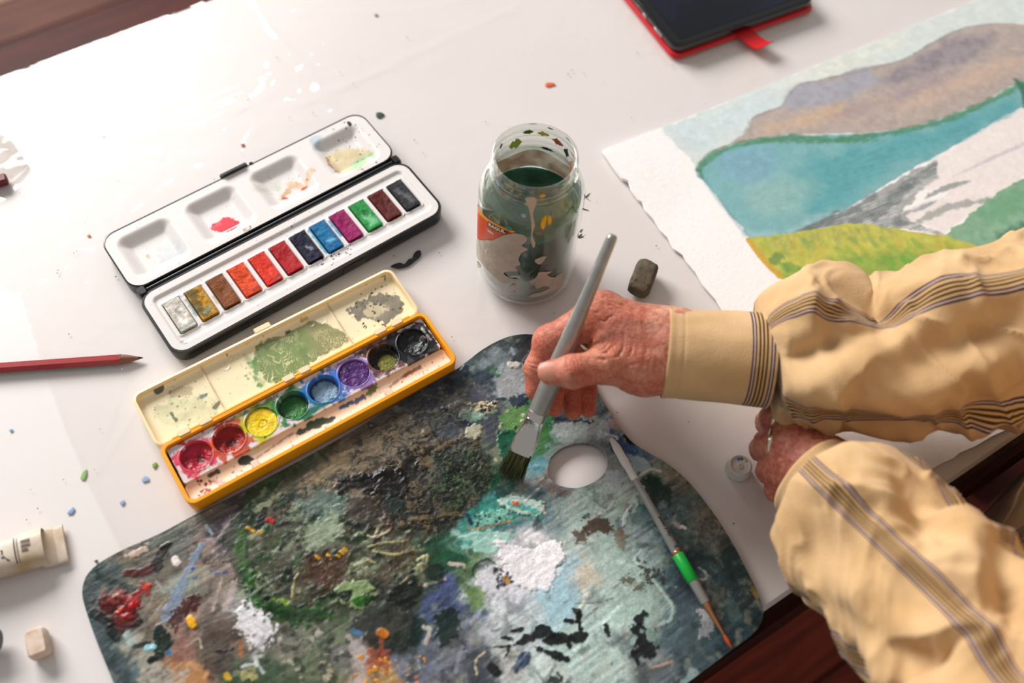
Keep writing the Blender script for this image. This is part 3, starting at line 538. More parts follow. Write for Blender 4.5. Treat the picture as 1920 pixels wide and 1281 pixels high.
    G([(933, 815), (950, 805), (970, 815), (962, 850), (945, 870), (936, 845)], c(14, 100, 76), .95, .6, 1.6, .35, .8, .2); L([(940, 812), (952, 812)], 3, c(8, 70, 54), .9, dh=.6); G([(1000, 800), (1030, 800), (1020, 850), (990, 870), (985, 840)], c(70, 120, 62), .8, 1.5, 2.5, .3, .3)
    p.dots([(930, 770), (1000, 770), (1000, 860), (930, 870)], 26, (1.2, 3), [c(176, 176, 140), c(50, 90, 60), c(200, 190, 160)], .4, 21); G([(990, 865), (1025, 855), (1020, 890), (980, 890)], c(112, 160, 170), .7, 2, 2.5, .3)
    G([(985, 640), (1010, 630), (1020, 660), (985, 690), (960, 670)], c(36, 42, 46), .85, 2.5, 3, .25); G([(940, 690), (975, 680), (985, 710), (975, 745), (945, 745), (930, 720)], c(162, 166, 168), .75, 2, 3, .3, .3); G([(922, 664), (945, 662), (950, 690), (925, 695)], c(132, 138, 142), .75, 1.5, 2.5)
    L([(958, 684), (970, 684)], 7, c(196, 194, 184), .95, .3, 1, dh=1.0); L([(960, 654), (964, 664)], 3.5, c(150, 158, 170), .8, dh=.5); G([(955, 745), (985, 740), (990, 755), (960, 762)], c(18, 44, 78), .9, .8, 2, .4, .8, .3); L([(932, 748), (945, 748)], 4, c(22, 76, 80), .9, dh=.5)
    L([(866, 696), (874, 688), (872, 702)], 5, c(58, 70, 92), .9, dh=.9); L([(838, 714), (846, 718)], 8, c(28, 34, 38), .8); G([(890, 695), (920, 690), (925, 720), (895, 720)], c(24, 56, 74), .7, 2.5, 3); L([(925, 690), (935, 705)], 7, c(70, 120, 84), .8, 1, 1.6)
    G([(858, 775), (890, 765), (925, 760), (930, 770), (905, 785), (875, 790)], c(154, 182, 164), .85, .7, 2, .4, .7, .15); G([(880, 758), (905, 756), (928, 756), (925, 770), (900, 774)], c(206, 190, 160), .9, .4, 2.2, .5, 1.1, .2); p.dots([(885, 758), (928, 757), (922, 772), (890, 770)], 20, (1.2, 3), [c(40, 40, 42)], .2, 23)
    L([(872, 790), (882, 798)], 4, c(28, 52, 96), .9, dh=.6); G([(878, 800), (892, 794), (902, 806), (892, 825), (872, 815)], c(186, 182, 158), .85, .5, 2, .5, 1.1, .2); L([(834, 768), (862, 758)], 6, c(18, 40, 62), .9, .6, 1.8, dh=1); L([(798, 812), (815, 812)], 6, c(16, 22, 30), .9, .6, 1.8, dh=1.1); L([(784, 870), (792, 878)], 6, c(22, 42, 92), .9, .5, 1.2, dh=.9)
    # furrowed dark impasto: ridges of thick paint, beige where rubbed
    def furrow(l, ang, lo, hi, a, fu, fv, amp, seed, th=(.5, .62)):
        q = smooth_loop(p.pts(l), 4); bx0 = q.min(0) - 8; bx1 = q.max(0) + 8
        ix = np.nonzero((x > bx0[0]) & (x < bx1[0]) & (y > bx0[1]) & (y < bx1[1]))[0]; X_, Y_ = x[ix], y[ix]
        d, _, _, _ = dist_seg(q, X_, Y_); d = np.where(inside(q, X_, Y_), d, -d) + (fbm(X_ * .12, Y_ * .12, seed, 3) - .5) * 16; m = a * ss(-2.5, 3.5, d)
        an = math.radians(ang); u = X_ * math.cos(an) + Y_ * math.sin(an); v = -X_ * math.sin(an) + Y_ * math.cos(an)
        u = u + (fbm(X_ * .09, Y_ * .09, seed + 2) - .5) * 26; v = v + (fbm(X_ * .09, Y_ * .09, seed + 5) - .5) * 26
        n = ridged(u * fu, v * fv, seed + 9, 3); k = ss(th[0], th[1], n)[:, None]; f2 = .8 + .4 * fbm(X_ * .4, Y_ * .4, seed + 20)[:, None]
        cc2 = (np.asarray(lo) * (1 - k) + np.asarray(hi) * k) * f2; p.C[ix] = p.C[ix] * (1 - m[:, None]) + cc2 * m[:, None]; p.h[ix] += m * amp * n
    furrow([(545, 920), (610, 855), (700, 800), (790, 775), (800, 830), (750, 870), (680, 890), (600, 935)], 30, c(40, 44, 40), c(134, 123, 104), .72, .13, .36, .8, 71, (.50, .72))
    furrow([(700, 900), (760, 840), (860, 810), (905, 850), (915, 905), (880, 960), (830, 1000), (770, 1010), (720, 980)], 40, c(22, 30, 28), c(122, 108, 82), .9, .14, .42, 1.0, 81, (.62, .80))
    furrow([(800, 880), (850, 840), (905, 850), (915, 905), (880, 940), (830, 960)], 48, c(12, 38, 32), c(90, 112, 84), .75, .16, .42, 1.0, 85, (.64, .84))
    furrow([(790, 745), (850, 720), (890, 745), (870, 800), (810, 800), (770, 780)], 20, c(40, 48, 54), c(112, 108, 96), .7, .15, .36, .7, 91, (.55, .8))
    G([(630, 905), (660, 895), (700, 885), (740, 880), (755, 895), (750, 925), (700, 920), (660, 915), (640, 925)], c(22, 24, 26), .93, .8, 3, .35, 1.3, .3); L([(640, 900), (700, 892), (745, 882), (760, 900), (756, 930)], 5, c(12, 22, 24), .9, .6, 2, dh=1.2)
    G([(655, 940), (700, 925), (740, 940), (735, 980), (690, 990), (650, 975)], c(76, 68, 58), .7, 2, 4, .25, .5, .3, (30, .4)); L([(640, 975), (665, 985), (690, 988)], 6, c(24, 28, 28), .85, .8, 1.6, dh=.6); G([(720, 935), (750, 930), (758, 955), (735, 965)], c(16, 54, 48), .8, 1.5, 2.5, .3)
    G([(565, 900), (600, 870), (640, 855), (660, 870), (620, 895), (580, 915)], c(158, 142, 116), .55, 2.5, 4, .25)
    G([(800, 1010), (840, 1000), (870, 1030), (850, 1075), (810, 1090), (795, 1050)], c(38, 92, 70), .7, 2, 4, .2, .4, .2); G([(795, 1060), (825, 1060), (830, 1085), (800, 1090)], c(20, 46, 34), .85, 1.2, 3); L([(845, 1058), (870, 1060)], 4, c(206, 190, 176), .8, .5, 1, dh=.5); L([(788, 1048), (802, 1042), (798, 1056), (785, 1060)], 2.4, c(190, 186, 150), .9, dh=.7)
    G([(925, 925), (940, 905), (965, 915), (945, 935)], c(16, 60, 52), .6, 2, 3)
    p.dots([(160, 1110), (500, 900), (980, 640), (1140, 780), (1420, 1120), (1280, 1280), (220, 1280)], 420, (.5, 1.5), [c(190, 186, 170), c(40, 48, 50), c(150, 160, 156), c(60, 96, 80), c(120, 100, 84)], .25, 33, .75)
    # scuffs of the knife and brush: lighter and darker smears of whatever lies there
    rs = random.Random(99); pw = smooth_loop(p.pts(pal_px), 2); lo_, hi_ = pw.min(0), pw.max(0)
    for i in range(620):
        q = np.array([rs.uniform(lo_[0], hi_[0]), rs.uniform(lo_[1], hi_[1])]); a = math.radians(rs.gauss(42, 38)); l_ = rs.uniform(3, 16); e = q + l_ * np.array([math.cos(a), math.sin(a)]); w = rs.uniform(.6, 3.2)
        ix = np.nonzero((x > min(q[0], e[0]) - w) & (x < max(q[0], e[0]) + w) & (y > min(q[1], e[1]) - w) & (y < max(q[1], e[1]) + w))[0]
        if len(ix) < 4: continue
        j = ix[len(ix) // 2]; col = p.C[j] * rs.choice((.45, .6, .75, 1.3, 1.6)) + rs.choice((0, 0, .03)); d, t, _, _ = dist_seg([q, e], x[ix], y[ix], False); d = w / 2 - d + (fbm(x[ix] * .6, y[ix] * .6, i % 40, 3) - .5) * 2.4
        p.put(ix, rs.uniform(.35, .85) * ss(-.3, .4, d), np.clip(col, .004, .9), rs.uniform(0, .4), .15, (math.degrees(a), .5))
    # black strokes
    for l, w in (([(972, 1206), (990, 1196), (1005, 1196)], 5), ([(1005, 1190), (1020, 1184), (1032, 1190)], 9), ([(1022, 1202), (1050, 1198), (1072, 1196)], 7.5), ([(1068, 1196), (1086, 1196), (1098, 1190)], 7), ([(1082, 1146), (1084, 1160), (1090, 1185)], 3), ([(1058, 1164), (1080, 1166)], 3.2), ([(1074, 1142), (1086, 1152), (1082, 1166)], 4.5),
                 ([(958, 1184), (980, 1179)], 3.6), ([(940, 1195), (962, 1200)], 3.4), ([(1005, 1214), (1020, 1222)], 3.4), ([(1026, 1222), (1045, 1230), (1064, 1236)], 5), ([(1134, 1172), (1142, 1192)], 4.2), ([(1066, 1208), (1069, 1214)], 3), ([(950, 1228), (955, 1215)], 2.6), ([(910, 1214), (950, 1212), (966, 1208)], 1.4)):
        p.line(l, w, c(16, 20, 22), .97, .3, 1.0, .5, .4, .05, None, .45)
    gr = (vn(u * .5, v * 3.0, 77) - .5); p.h += .12 * gr
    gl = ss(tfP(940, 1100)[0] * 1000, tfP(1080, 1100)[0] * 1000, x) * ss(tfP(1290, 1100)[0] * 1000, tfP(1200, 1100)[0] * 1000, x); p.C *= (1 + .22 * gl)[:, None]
    p.C = np.where(p.C < .25, p.C * (.62 + 1.52 * p.C), p.C)
    p.h -= p.h.mean() * 0
    return np.clip(p.C, .004, .92), np.clip(p.h, -.2, 4) / 1000 * .8
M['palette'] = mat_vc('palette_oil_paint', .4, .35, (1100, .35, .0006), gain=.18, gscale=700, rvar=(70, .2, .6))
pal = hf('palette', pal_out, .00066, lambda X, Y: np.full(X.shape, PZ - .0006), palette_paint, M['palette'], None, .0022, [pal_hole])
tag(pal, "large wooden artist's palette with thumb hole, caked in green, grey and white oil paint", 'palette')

# ------------------------------------------------------------------ black tin of twelve pans
def frame_of(o_xy, ang):
    ca, sa = math.cos(ang), math.sin(ang)
    def tf(z):
        def f(px, py):
            q = P(px, py, z); dx, dy = q[0] - o_xy[0], q[1] - o_xy[1]; return (dx * ca + dy * sa, -dx * sa + dy * ca)
        return f
    return tf
BA = math.radians(40.36); BO = P(266.2, 557.8, .012); mm = .001
bk = thing('watercolour_tin', 'open black watercolour tin with white trays and twelve rectangular colour pans', 'paint box', (float(BO[0]), float(BO[1]), .0015), BA)
tfB = frame_of(BO, BA)
R2 = lambda x0, y0, x1, y1, r, n=6: rrect(x0 * mm, y0 * mm, x1 * mm, y1 * mm, r * mm, n)
# tray
loft('tray_shell', [ring(R2(-1.5, -57.5, 220.5, -.5, 9), 0), ring(R2(-3.2, -59.5, 222.2, 1.2, 11), .0015), ring(R2(-3.8, -60.2, 222.8, 1.8, 12), .0115), ring(R2(-3.2, -59.6, 222.2, 1.2, 11.5), .0125), ring(R2(-1.6, -58, 220.6, -.4, 10), .0125), ring(R2(-1.6, -58, 220.6, -.4, 10), .009)], M['black_plastic'], bk, True, True)
PANX = [9.0 + 17.13 * i for i in range(12)]; PY0, PY1, PW = -43.2, -15.6, 12.0
def sdr(x, y, x0, y0, x1, y1, r):      # rounded-rectangle signed distance, mm, negative inside
    cx, cy, hx, hy = (x0 + x1) / 2, (y0 + y1) / 2, (x1 - x0) / 2 - r, (y1 - y0) / 2 - r
    qx = np.abs(x - cx) - hx; qy = np.abs(y - cy) - hy; return np.hypot(np.maximum(qx, 0), np.maximum(qy, 0)) + np.minimum(np.maximum(qx, qy), 0) - r
def tray_z(X, Y):
    x, y = X * 1000, Y * 1000; z = np.full(X.shape, 12.4)
    z -= 1.6 * ss(-5, -7.5, sdr(x, y, -1.2, -57.6, 220.2, -.8, 10))
    for px in PANX:
        d = sdr(x, y, px - 1.8, PY0 - 2, px + PW + 1.8, PY1 + 2, 1.5); z += .9 * np.exp(-((d + .3) / .9) ** 2); z -= 2.4 * ss(-.9, -1.7, d)
    return z / 1000
PCOL = [(214, 208, 198), (196, 152, 30), (146, 92, 48), (224, 92, 34), (222, 62, 32), (186, 32, 44), (20, 30, 66), (24, 122, 168), (162, 26, 112), (62, 164, 92), (116, 44, 36), (64, 66, 70)]
def tray_c(X, Y):
    p = Paint(X, Y, c(236, 231, 228), tfB(.012)); r = random.Random(5)
    tl = lambda l: [l]
    p.tf = lambda a, b: (a * mm, b * mm)
    for i, px in enumerate(PANX):
        for k in range(4): q = (px + r.uniform(-2, PW + 2), r.choice((PY0 - r.uniform(.5, 2), PY1 + r.uniform(.5, 2)))); p.line([q, (q[0] + r.uniform(.3, 2), q[1] + r.uniform(-.5, .5))], r.uniform(.5, 1.2), c(*PCOL[i]), .6, .3, .5)
    p.line([(PANX[7] - 1.4, -17), (PANX[7] - 1.6, -42)], 2.6, c(60, 170, 196), .9, .4, .8); p.line([(PANX[8] - 2, -18), (PANX[8] - 1.8, -34)], 2.2, c(80, 160, 190), .9, .4, .7)
    p.line([(PANX[0] + 6, -14), (PANX[1] - 1, -15)], 3, c(190, 206, 214), .7, 1, 1); p.line([(PANX[1] - 1.6, -20), (PANX[1] - 1.8, -36)], 2, c(90, 140, 140), .7, .6, 1); p.line([(PANX[2] - 2, -28), (PANX[2] - 2, -36)], 1.4, c(190, 176, 70), .7)
    p.dots([(PANX[6], -44), (PANX[8], -44), (PANX[8] + 6, -54), (PANX[6], -54)], 26, (.6, 2.2), [c(16, 44, 66), c(20, 60, 60)], .05, 6); p.dots([(100, 0), (120, 0), (PANX[7] + 8, -12), (PANX[6], -14)], 8, (.5, 1.4), [c(30, 90, 120)], .05, 7)
    p.dots([(0, 0), (218, 0), (218, -56), (0, -56)], 90, (.4, 1.1), [c(110, 80, 60), c(60, 70, 80), c(170, 110, 70), c(90, 100, 96)], .02, 8, .7); p.line([(6, -50), (8, -52)], 3, c(150, 150, 150), .8)
    return np.clip(p.C, 0, .9)
M['white_tray'] = mat_vc('white_enamel_tray', .28, .5, coat=.2)
hf('tray_insert', R2(-1.7, -58, 220.7, -.4, 10), .00055, tray_z, tray_c, M['white_tray'], bk, .009)
M['cake'] = mat_vc('watercolour_cake', .6, .2, (900, .55, .0008), gain=.12, gscale=900)
LAB = ['white paint pan', 'yellow ochre paint pan', 'brown paint pan', 'orange paint pan', 'vermilion paint pan', 'crimson paint pan', 'navy blue paint pan', 'bright blue paint pan', 'magenta paint pan', 'green paint pan', 'red-brown paint pan', 'grey-black paint pan']
for i, px in enumerate(PANX):
    def pz(X, Y, i=i, px=px):
        x, y = X * 1000 - px - PW / 2, Y * 1000 - (PY0 + PY1) / 2
        dip = np.exp(-((x / 3.6) ** 2 + (y / 7) ** 2)); return (13.1 - .9 * dip * (2.2 if i == 0 else 1) + .5 * (fbm(X * 330, Y * 330, i, 4) - .5) * 2) / 1000
    def pc(X, Y, i=i, px=px):
        q = Paint(X, Y, c(*PCOL[i]), lambda a, b: ((px + a) * mm, (PY0 + b) * mm)); n = fbm(q.X * .35, q.Y * .35, 60 + i, 4); q.C *= (.72 + .56 * n)[:, None]
        if i == 1: q.poly([(0, 27), (7, 27), (6, 14), (9, 5), (4, 0), (0, 8)], c(96, 98, 70), .75, 1.5, 2.5, .3); q.line([(4, 5), (9, 7)], 3, c(170, 176, 150), .7)
        if i == 0: q.poly([(3, 25), (9, 22), (10, 8), (5, 4), (2, 12)], c(236, 232, 226), .9, 1, 1.5); q.line([(6, 18), (7, 10)], 3, c(176, 168, 158), .7, 1.2); q.line([(1, 2), (11, 3)], 3, c(150, 170, 160), .6, 1)
        if i in (3, 4): q.dots([(0, 0), (12, 0), (12, 27), (0, 27)], 34, (.5, 1.6), [c(150, 70, 40), c(240, 130, 70)], .1, 30 + i, .7); q.line([(7, 2), (11, 3)], 2, c(110, 70, 90), .6)
        if i == 6: q.line([(6, 14), (8, 10)], 2.2, c(150, 160, 180), .8, .5, .8)
        if i == 7: q.poly([(2, 22), (8, 24), (10, 12), (6, 6), (3, 10)], c(48, 146, 186), .7, 1.5, 2); q.line([(4, 10), (9, 8)], 2, c(140, 190, 210), .7, 1)
        if i == 9: q.poly([(3, 14), (9, 15), (10, 5), (4, 4)], c(150, 214, 170), .8, 1.5, 2); q.line([(6, 18), (7, 14)], 3, c(40, 130, 70), .8, 1)
        if i == 11: q.line([(4, 20), (7, 12), (8, 6)], 4, c(126, 128, 132), .8, 1.4, 1.5)
        if i == 10: q.line([(3, 8), (9, 5)], 3, c(84, 62, 70), .7, 1); q.line([(5, 20), (7, 14)], 3.5, c(84, 28, 28), .7, 1)
        return np.clip(q.C ** 1.12, .005, .9)
    o = hf('paint_pan', R2(px, PY0, px + PW, PY1, .7, 2), .0006, pz, pc, M['cake'], bk, .0102); o['label'] = LAB[i]
# lid
loft('lid_shell', [ring(R2(-1.5, 8.5, 219, 61, 9), .0005), ring(R2(-3.3, 6.5, 220.8, 63, 11), .002), ring(R2(-3.6, 6.2, 221.2, 63.4, 11.5), .0125), ring(R2(-2.6, 7.2, 220.2, 62.4, 11), .0129), ring(R2(-2.6, 7.2, 220.2, 62.4, 11), .003)], M['black_plastic'], bk, True, True)
WELL = [(3.8, 10.8, 48, 55.6), (58.6, 11.2, 102.6, 55.6), (113, 11.4, 157, 55.2), (168.4, 11.6, 212.4, 55.2)]
def lid_z(X, Y):
    x, y = X * 1000, Y * 1000; z = np.full(X.shape, 12.6)
    for w in WELL: d = sdr(x, y, *w, 9); z -= 5.6 * ss(0, -10.5, d)
    return z / 1000
def lid_c(X, Y):
    p = Paint(X, Y, c(237, 232, 229), tfB(.008)); L, G = p.line, p.poly
    G([(396, 424), (410, 416), (424, 407), (436, 410), (450, 418), (444, 428), (436, 438), (420, 436), (402, 434)], c(222, 44, 70), .97, .4, 1.1, .5, .05, .18); L([(400, 428), (412, 420)], 2.5, c(236, 110, 130), .8)
    L([(530, 370), (538, 362), (545, 352), (560, 348)], 5, c(226, 184, 140), .9, .8, 1.6); L([(545, 346), (570, 350), (585, 330)], 5, c(232, 204, 172), .8, 1, 2); L([(532, 372), (540, 374)], 2.5, c(196, 86, 48), .9); L([(568, 356), (574, 352)], 2.5, c(216, 80, 40), .9)
    G([(612, 298), (635, 282), (665, 278), (700, 292), (705, 305), (680, 322), (650, 330), (625, 320)], c(224, 208, 168), .9, 1, 2.2, .25); G([(650, 315), (675, 298), (700, 292), (705, 302), (680, 322), (655, 328)], c(176, 214, 176), .85, 2, 2.5, .25); L([(612, 298), (622, 318), (640, 330)], 1.6, c(190, 120, 70), .8, .4, 1)
    p.dots([(590, 280), (650, 230), (720, 260), (735, 300), (690, 330), (620, 330)], 80, (.5, 1.8), [c(60, 60, 46), c(96, 100, 60), c(150, 100, 60)], .02, 41); L([(655, 240), (658, 244)], 3, c(36, 38, 32)); G([(585, 272), (600, 266), (602, 285), (590, 286)], c(186, 208, 220), .7, 1.5, 2); G([(480, 360), (520, 340), (525, 355), (490, 370)], c(214, 214, 200), .6, 2, 2)
    p.dots([(500, 330), (600, 330), (600, 390), (520, 390)], 46, (.4, 1.2), [c(120, 90, 60), c(190, 120, 70), c(90, 110, 96)], .02, 42); G([(300, 470), (340, 460), (350, 480), (310, 500)], c(212, 222, 226), .6, 3, 3); L([(276, 480), (280, 484)], 2, c(206, 186, 140), .7); L([(460, 440), (470, 432), (472, 438), (462, 443)], 1, c(176, 140, 70), .9)
    p.dots([(205, 460), (660, 225), (735, 300), (270, 540)], 90, (.3, .9), [c(130, 110, 90), c(100, 120, 120), c(180, 140, 100)], .02, 43, .6)
    return np.clip(p.C, 0, .9)
hf('lid_insert', R2(-2.7, 7.1, 220.3, 62.5, 10.8), .0006, lid_z, lid_c, M['white_tray'], bk, .009)
tube('hinge', [(2 * mm, 4.1 * mm, .0098), (216 * mm, 4.1 * mm, .0098)], 2.1 * mm, M['black_plastic'], bk, 12)
for x in (-1, 214): boxm('hinge_lug', x * mm, -.5 * mm, .004, (x + 7) * mm, 8 * mm, .0136, M['black_plastic'], bk, .002)
la = boxm('latch', 97 * mm, 62.6 * mm, .006, 120 * mm, 66.4 * mm, .0142, M['black_plastic'], bk, .001)
boxm('latch_rib', 99 * mm, 62.2 * mm, .0142, 118 * mm, 63.6 * mm, .0156, M['black_plastic'], la, .0006); boxm('latch_stud', 121.5 * mm, 62.5 * mm, .009, 124.5 * mm, 64.6 * mm, .0135, M['black_plastic'], la, .0006)
for x in (52, 130): boxm('front_notch', x * mm, -61 * mm, .004, (x + 18) * mm, -60 * mm, .0105, M['black_plastic'], bk, .0006)

# ------------------------------------------------------------------ yellow box of eight round cakes
YA = math.radians(37.15); YO = P(303.2, 844.2, .014)
yb = thing('paint_box', 'open yellow plastic paint box with eight round colour wells and cream lid', 'paint box', (float(YO[0]), float(YO[1]), .0015), YA)
tfY = frame_of(YO, YA)
M['yellow_plastic'] = mat('yellow_orange_plastic', c(255, 186, 28), .36, bump=(200, .05, .0003), noise=(35, .5, c(252, 170, 18)))
loft('box_shell', [ring(R2(.5, -45, 197.2, .2, 5), 0), ring(R2(-.8, -46.3, 198.5, 1.5, 6), .0012), ring(R2(-1.4, -46.9, 199.1, 2.1, 6.5), .0145), ring(R2(-1.0, -46.5, 198.7, 1.7, 6.2), .0152), ring(R2(1.2, -44.3, 196.5, -.4, 4.5), .0152), ring(R2(1.6, -43.9, 196.1, -.7, 4.2), .0015)], M['yellow_plastic'], yb, True, True)
WX = [17.2 + 23.25 * i for i in range(8)]; WY = -15.4
CK = [(182, 26, 60), (160, 22, 20), (240, 206, 22), (52, 118, 60), (150, 176, 194), (84, 38, 112), (146, 140, 50), (18, 24, 30)]
SM = [(208, 40, 84), (206, 84, 36), (190, 190, 30), (46, 132, 72), (34, 122, 190), (150, 120, 190), (104, 66, 50), (26, 32, 40)]
def strip_z(X, Y):
    x, y = X * 1000, Y * 1000; z = 12.0 - .0 * x
    for w in WX: d = np.hypot(x - w, y - WY); z = z + .5 * np.exp(-((d - 10.9) / .6) ** 2) - 8.6 * ss(10.7, 9.6, d)
    return z / 1000
def strip_c(X, Y):
    p = Paint(X, Y, c(226, 218, 220), lambda a, b: (a * mm, b * mm)); x, y = p.X, p.Y; G, L = p.poly, p.line
    for i, w in enumerate(WX):
        d = np.hypot((x - w) * .93, y - WY) + (fbm(x * .25, y * .25, 90 + i, 4) - .5) * 17; m = np.where(np.abs(x - w) < 17, .93 * ss(15.5, 12.0, d), 0)
        n = (.65 + .7 * fbm(x * .3, y * .3, 120 + i, 4))[:, None]; p.C = p.C * (1 - m[:, None]) + np.asarray(c(*SM[i])) * n * m[:, None]
    G([(WX[2] - 8, -4), (WX[2] + 8, -2), (WX[3] - 8, -2), (WX[3] - 12, -9), (WX[2] + 4, -6)], c(60, 130, 50), .8, 1.5, 2, .25); G([(WX[2] - 9, -26), (WX[2] - 2, -24), (WX[2] + 4, -28), (WX[2] - 8, -29)], c(206, 204, 40), .9, 1, 1.6)
    G([(WX[3] + 4, -25), (WX[4] - 6, -24), (WX[4], -28), (WX[3] + 2, -29)], c(28, 118, 96), .8, 1.2, 2); G([(WX[4] + 9, -4), (WX[5] - 8, -6), (WX[5] - 12, -22), (WX[4] + 11, -22)], c(40, 120, 206), .85, 1, 2); G([(WX[6] - 12, -2), (WX[6] + 12, -2), (WX[6] + 12, -8), (WX[6] - 12, -8)], c(96, 60, 40), .8, 1, 2)
    G([(WX[7] - 13, -28), (WX[7] - 13, -2), (WX[7] + 12, -2), (WX[7] + 12, -28)], c(22, 28, 34), .93, .6, 1.8, .3); L([(WX[7] - 4, -2.5), (WX[7] + 8, -3)], 2, c(210, 206, 204), .8, .4, .9); L([(WX[7] + 11.5, -8), (WX[7] + 11.8, -20)], 1.6, c(180, 176, 176), .7, .4, .8)
    p.dots([(2, -2), (192, -2), (192, -28), (2, -28)], 150, (.5, 2), [c(40, 30, 40), c(150, 30, 60), c(60, 110, 60), c(240, 236, 236)], .05, 61, .7)
    return np.clip(p.C, .005, .9)
M['strip'] = mat_vc('paint_stained_strip', .35, .35, (500, .2, .0005))
hf('well_strip', R2(2.6, -29.2, 195, -1.3, 1.5), .0005, strip_z, strip_c, M['strip'], yb, .0072)
LEV = [8.6, 8.2, 11.0, 6.4, 6.8, 11.2, 6.6, 9.6]
YL = ['crimson paint cake', 'dark red paint cake', 'yellow paint cake', 'green paint cake', 'worn blue-white paint cake', 'purple paint cake', 'olive remains of a paint cake', 'glossy black paint cake']
M['wetcake'] = mat_vc('wet_watercolour_cake', .25, .35, (600, .5, .001), gain=.1, rvar=(200, .12, .45))
for i, w in enumerate(WX):
    A = np.linspace(0, 2 * math.pi, 40, endpoint=False); out = np.stack([(w + 10.2 * np.cos(A)) * mm, (WY + 10.2 * np.sin(A)) * mm], 1)
    def kz(X, Y, i=i, w=w):
        d = np.hypot(X * 1000 - w, Y * 1000 - WY); n = fbm(X * 260, Y * 260, i + 70, 4)
        dip = {0: 2.2, 1: 2.8, 2: .5, 3: .2, 4: .4, 5: .1, 6: .3, 7: 1.6}[i] * np.exp(-(d / 5.5) ** 2); return (LEV[i] - dip + (n - .5) * (1.8 if i in (0, 1, 7) else .8) + .8 * ss(8.5, 10, d) * (i not in (2, 5))) / 1000
    def kc(X, Y, i=i, w=w):
        p = Paint(X, Y, c(*CK[i]), lambda a, b: ((w + a) * mm, (WY + b) * mm)); d = np.hypot(p.X - w, p.Y - WY); p.C *= (.62 + .76 * fbm(p.X * .3, p.Y * .3, 140 + i, 4))[:, None]; G, L = p.poly, p.line
        if i == 0: p.line([(-6, 6), (4, 7)], 3, c(206, 60, 100), .7, 1, 1.5); G([(-1, 2), (3, 2), (4, -3), (0, -4)], c(80, 8, 22), .8, 1.2, 1)
        if i == 1: G([(-3, 1), (3, 2), (4, -3), (-2, -3)], c(50, 8, 8), .8, 1.5, 1); L([(-7, -7), (0, -9.4), (7, -7)], 3, c(214, 120, 50), .8, .8, 1); L([(2, -6), (6, -3)], 2.5, c(200, 60, 30), .7, 1)
        if i == 2: L([(-3.4, -2), (0, 1.8), (3.4, -1), (0, -3.6), (-3.4, -2)], .7, c(140, 116, 10), .9, .3, .3); L([(-7, 4), (-8, -4)], 3, c(210, 200, 40), .6, 1, 1)
        if i == 3: m = ss(8.0, 9.2, d + (fbm(p.X * .4, p.Y * .4, 7) - .5) * 3)[:, None]; p.C = p.C * (1 - m) + c(16, 56, 34) * m; G([(-5, -2), (4, 0), (5, -6), (-3, -7)], c(86, 156, 84), .6, 1.5, 1.5)
        if i == 4: m = ss(7.4, 9.0, d + (fbm(p.X * .4, p.Y * .4, 9) - .5) * 3)[:, None]; p.C = p.C * (1 - m) + c(18, 60, 104) * m; L([(1, -8), (4, -8)], 3, c(30, 110, 130), .8)
        if i == 5: L([(-6, 5), (5, 4)], 3, c(60, 24, 84), .6, 1.5, 2); L([(-4, -3), (6, -2)], 4, c(112, 60, 136), .6, 1.5, 2)
        if i == 6: m = ss(5.6, 6.8, np.hypot(p.X - w - 1.0, p.Y - WY + 2.2) + (fbm(p.X * .4, p.Y * .4, 12) - .5) * 3)[:, None]; p.C = p.C * (1 - m) + c(34, 30, 22) * m; L([(0, -1), (3, -4)], 3, c(84, 126, 40), .7, .8, 1)
        if i == 7: G([(-2, 1), (3, 1), (3, -3), (-2, -3)], c(110, 114, 120), .6, 1.6, 1.5)
        return np.clip(p.C, .004, .9)
    o = hf('paint_cake', out, .0005, kz, kc, M['wetcake'], yb, .003); o['label'] = YL[i]
def floor_c(X, Y):
    p = Paint(X, Y, c(242, 218, 194), tfY(.0095)); L, G = p.line, p.poly
    G([(446, 864), (462, 856), (478, 862), (480, 868), (462, 874), (448, 872)], c(22, 34, 38), .95, .4, .9); L([(394, 893), (410, 886)], 3.5, c(54, 30, 44), .9, .4, .8); p.dots([(365, 900), (395, 895), (400, 925), (375, 935)], 24, (.8, 3), [c(150, 24, 40)], .1, 71); L([(402, 904), (420, 908)], 3, c(180, 140, 150), .7, 1, 1.5)
    G([(558, 812), (580, 795), (620, 782), (628, 780), (620, 792), (585, 808), (562, 816)], c(18, 66, 46), .95, .5, 1.3); L([(580, 775), (640, 745), (690, 728)], 2.4, c(66, 120, 40), .9, .5, .8); L([(640, 766), (665, 755), (682, 746)], 3, c(36, 84, 130), .9, .5, 1.2); L([(692, 740), (704, 728), (690, 726)], 4, c(70, 106, 40), .85, .6, 1.4)
    L([(470, 868), (540, 820), (560, 812)], 1.4, c(110, 100, 90), .6, .5, .6); L([(722, 735), (745, 715), (780, 695)], 2, c(120, 84, 66), .6, .5, .8); L([(758, 707), (778, 694), (786, 690)], 2.6, c(140, 62, 40), .8, .5, .8)
    L([(480, 840), (490, 830), (520, 815)], 3, c(196, 206, 60), .7, 1, 1.5); p.dots([(340, 930), (840, 660), (845, 690), (360, 945)], 110, (.4, 1.5), [c(70, 50, 50), c(140, 90, 70), c(60, 70, 60)], .03, 72, .75)
    return np.clip(p.C, .01, .9)
M['beige_tray'] = mat_vc('beige_plastic_floor', .4, .4)
hf('brush_tray', R2(1.7, -43.8, 196, -29.3, 3.0), .0006, lambda X, Y: (9.6 - .9 * np.exp(-((Y * 1000 + 36.5) / 4.5) ** 2)) / 1000, floor_c, M['beige_tray'], yb, .004)
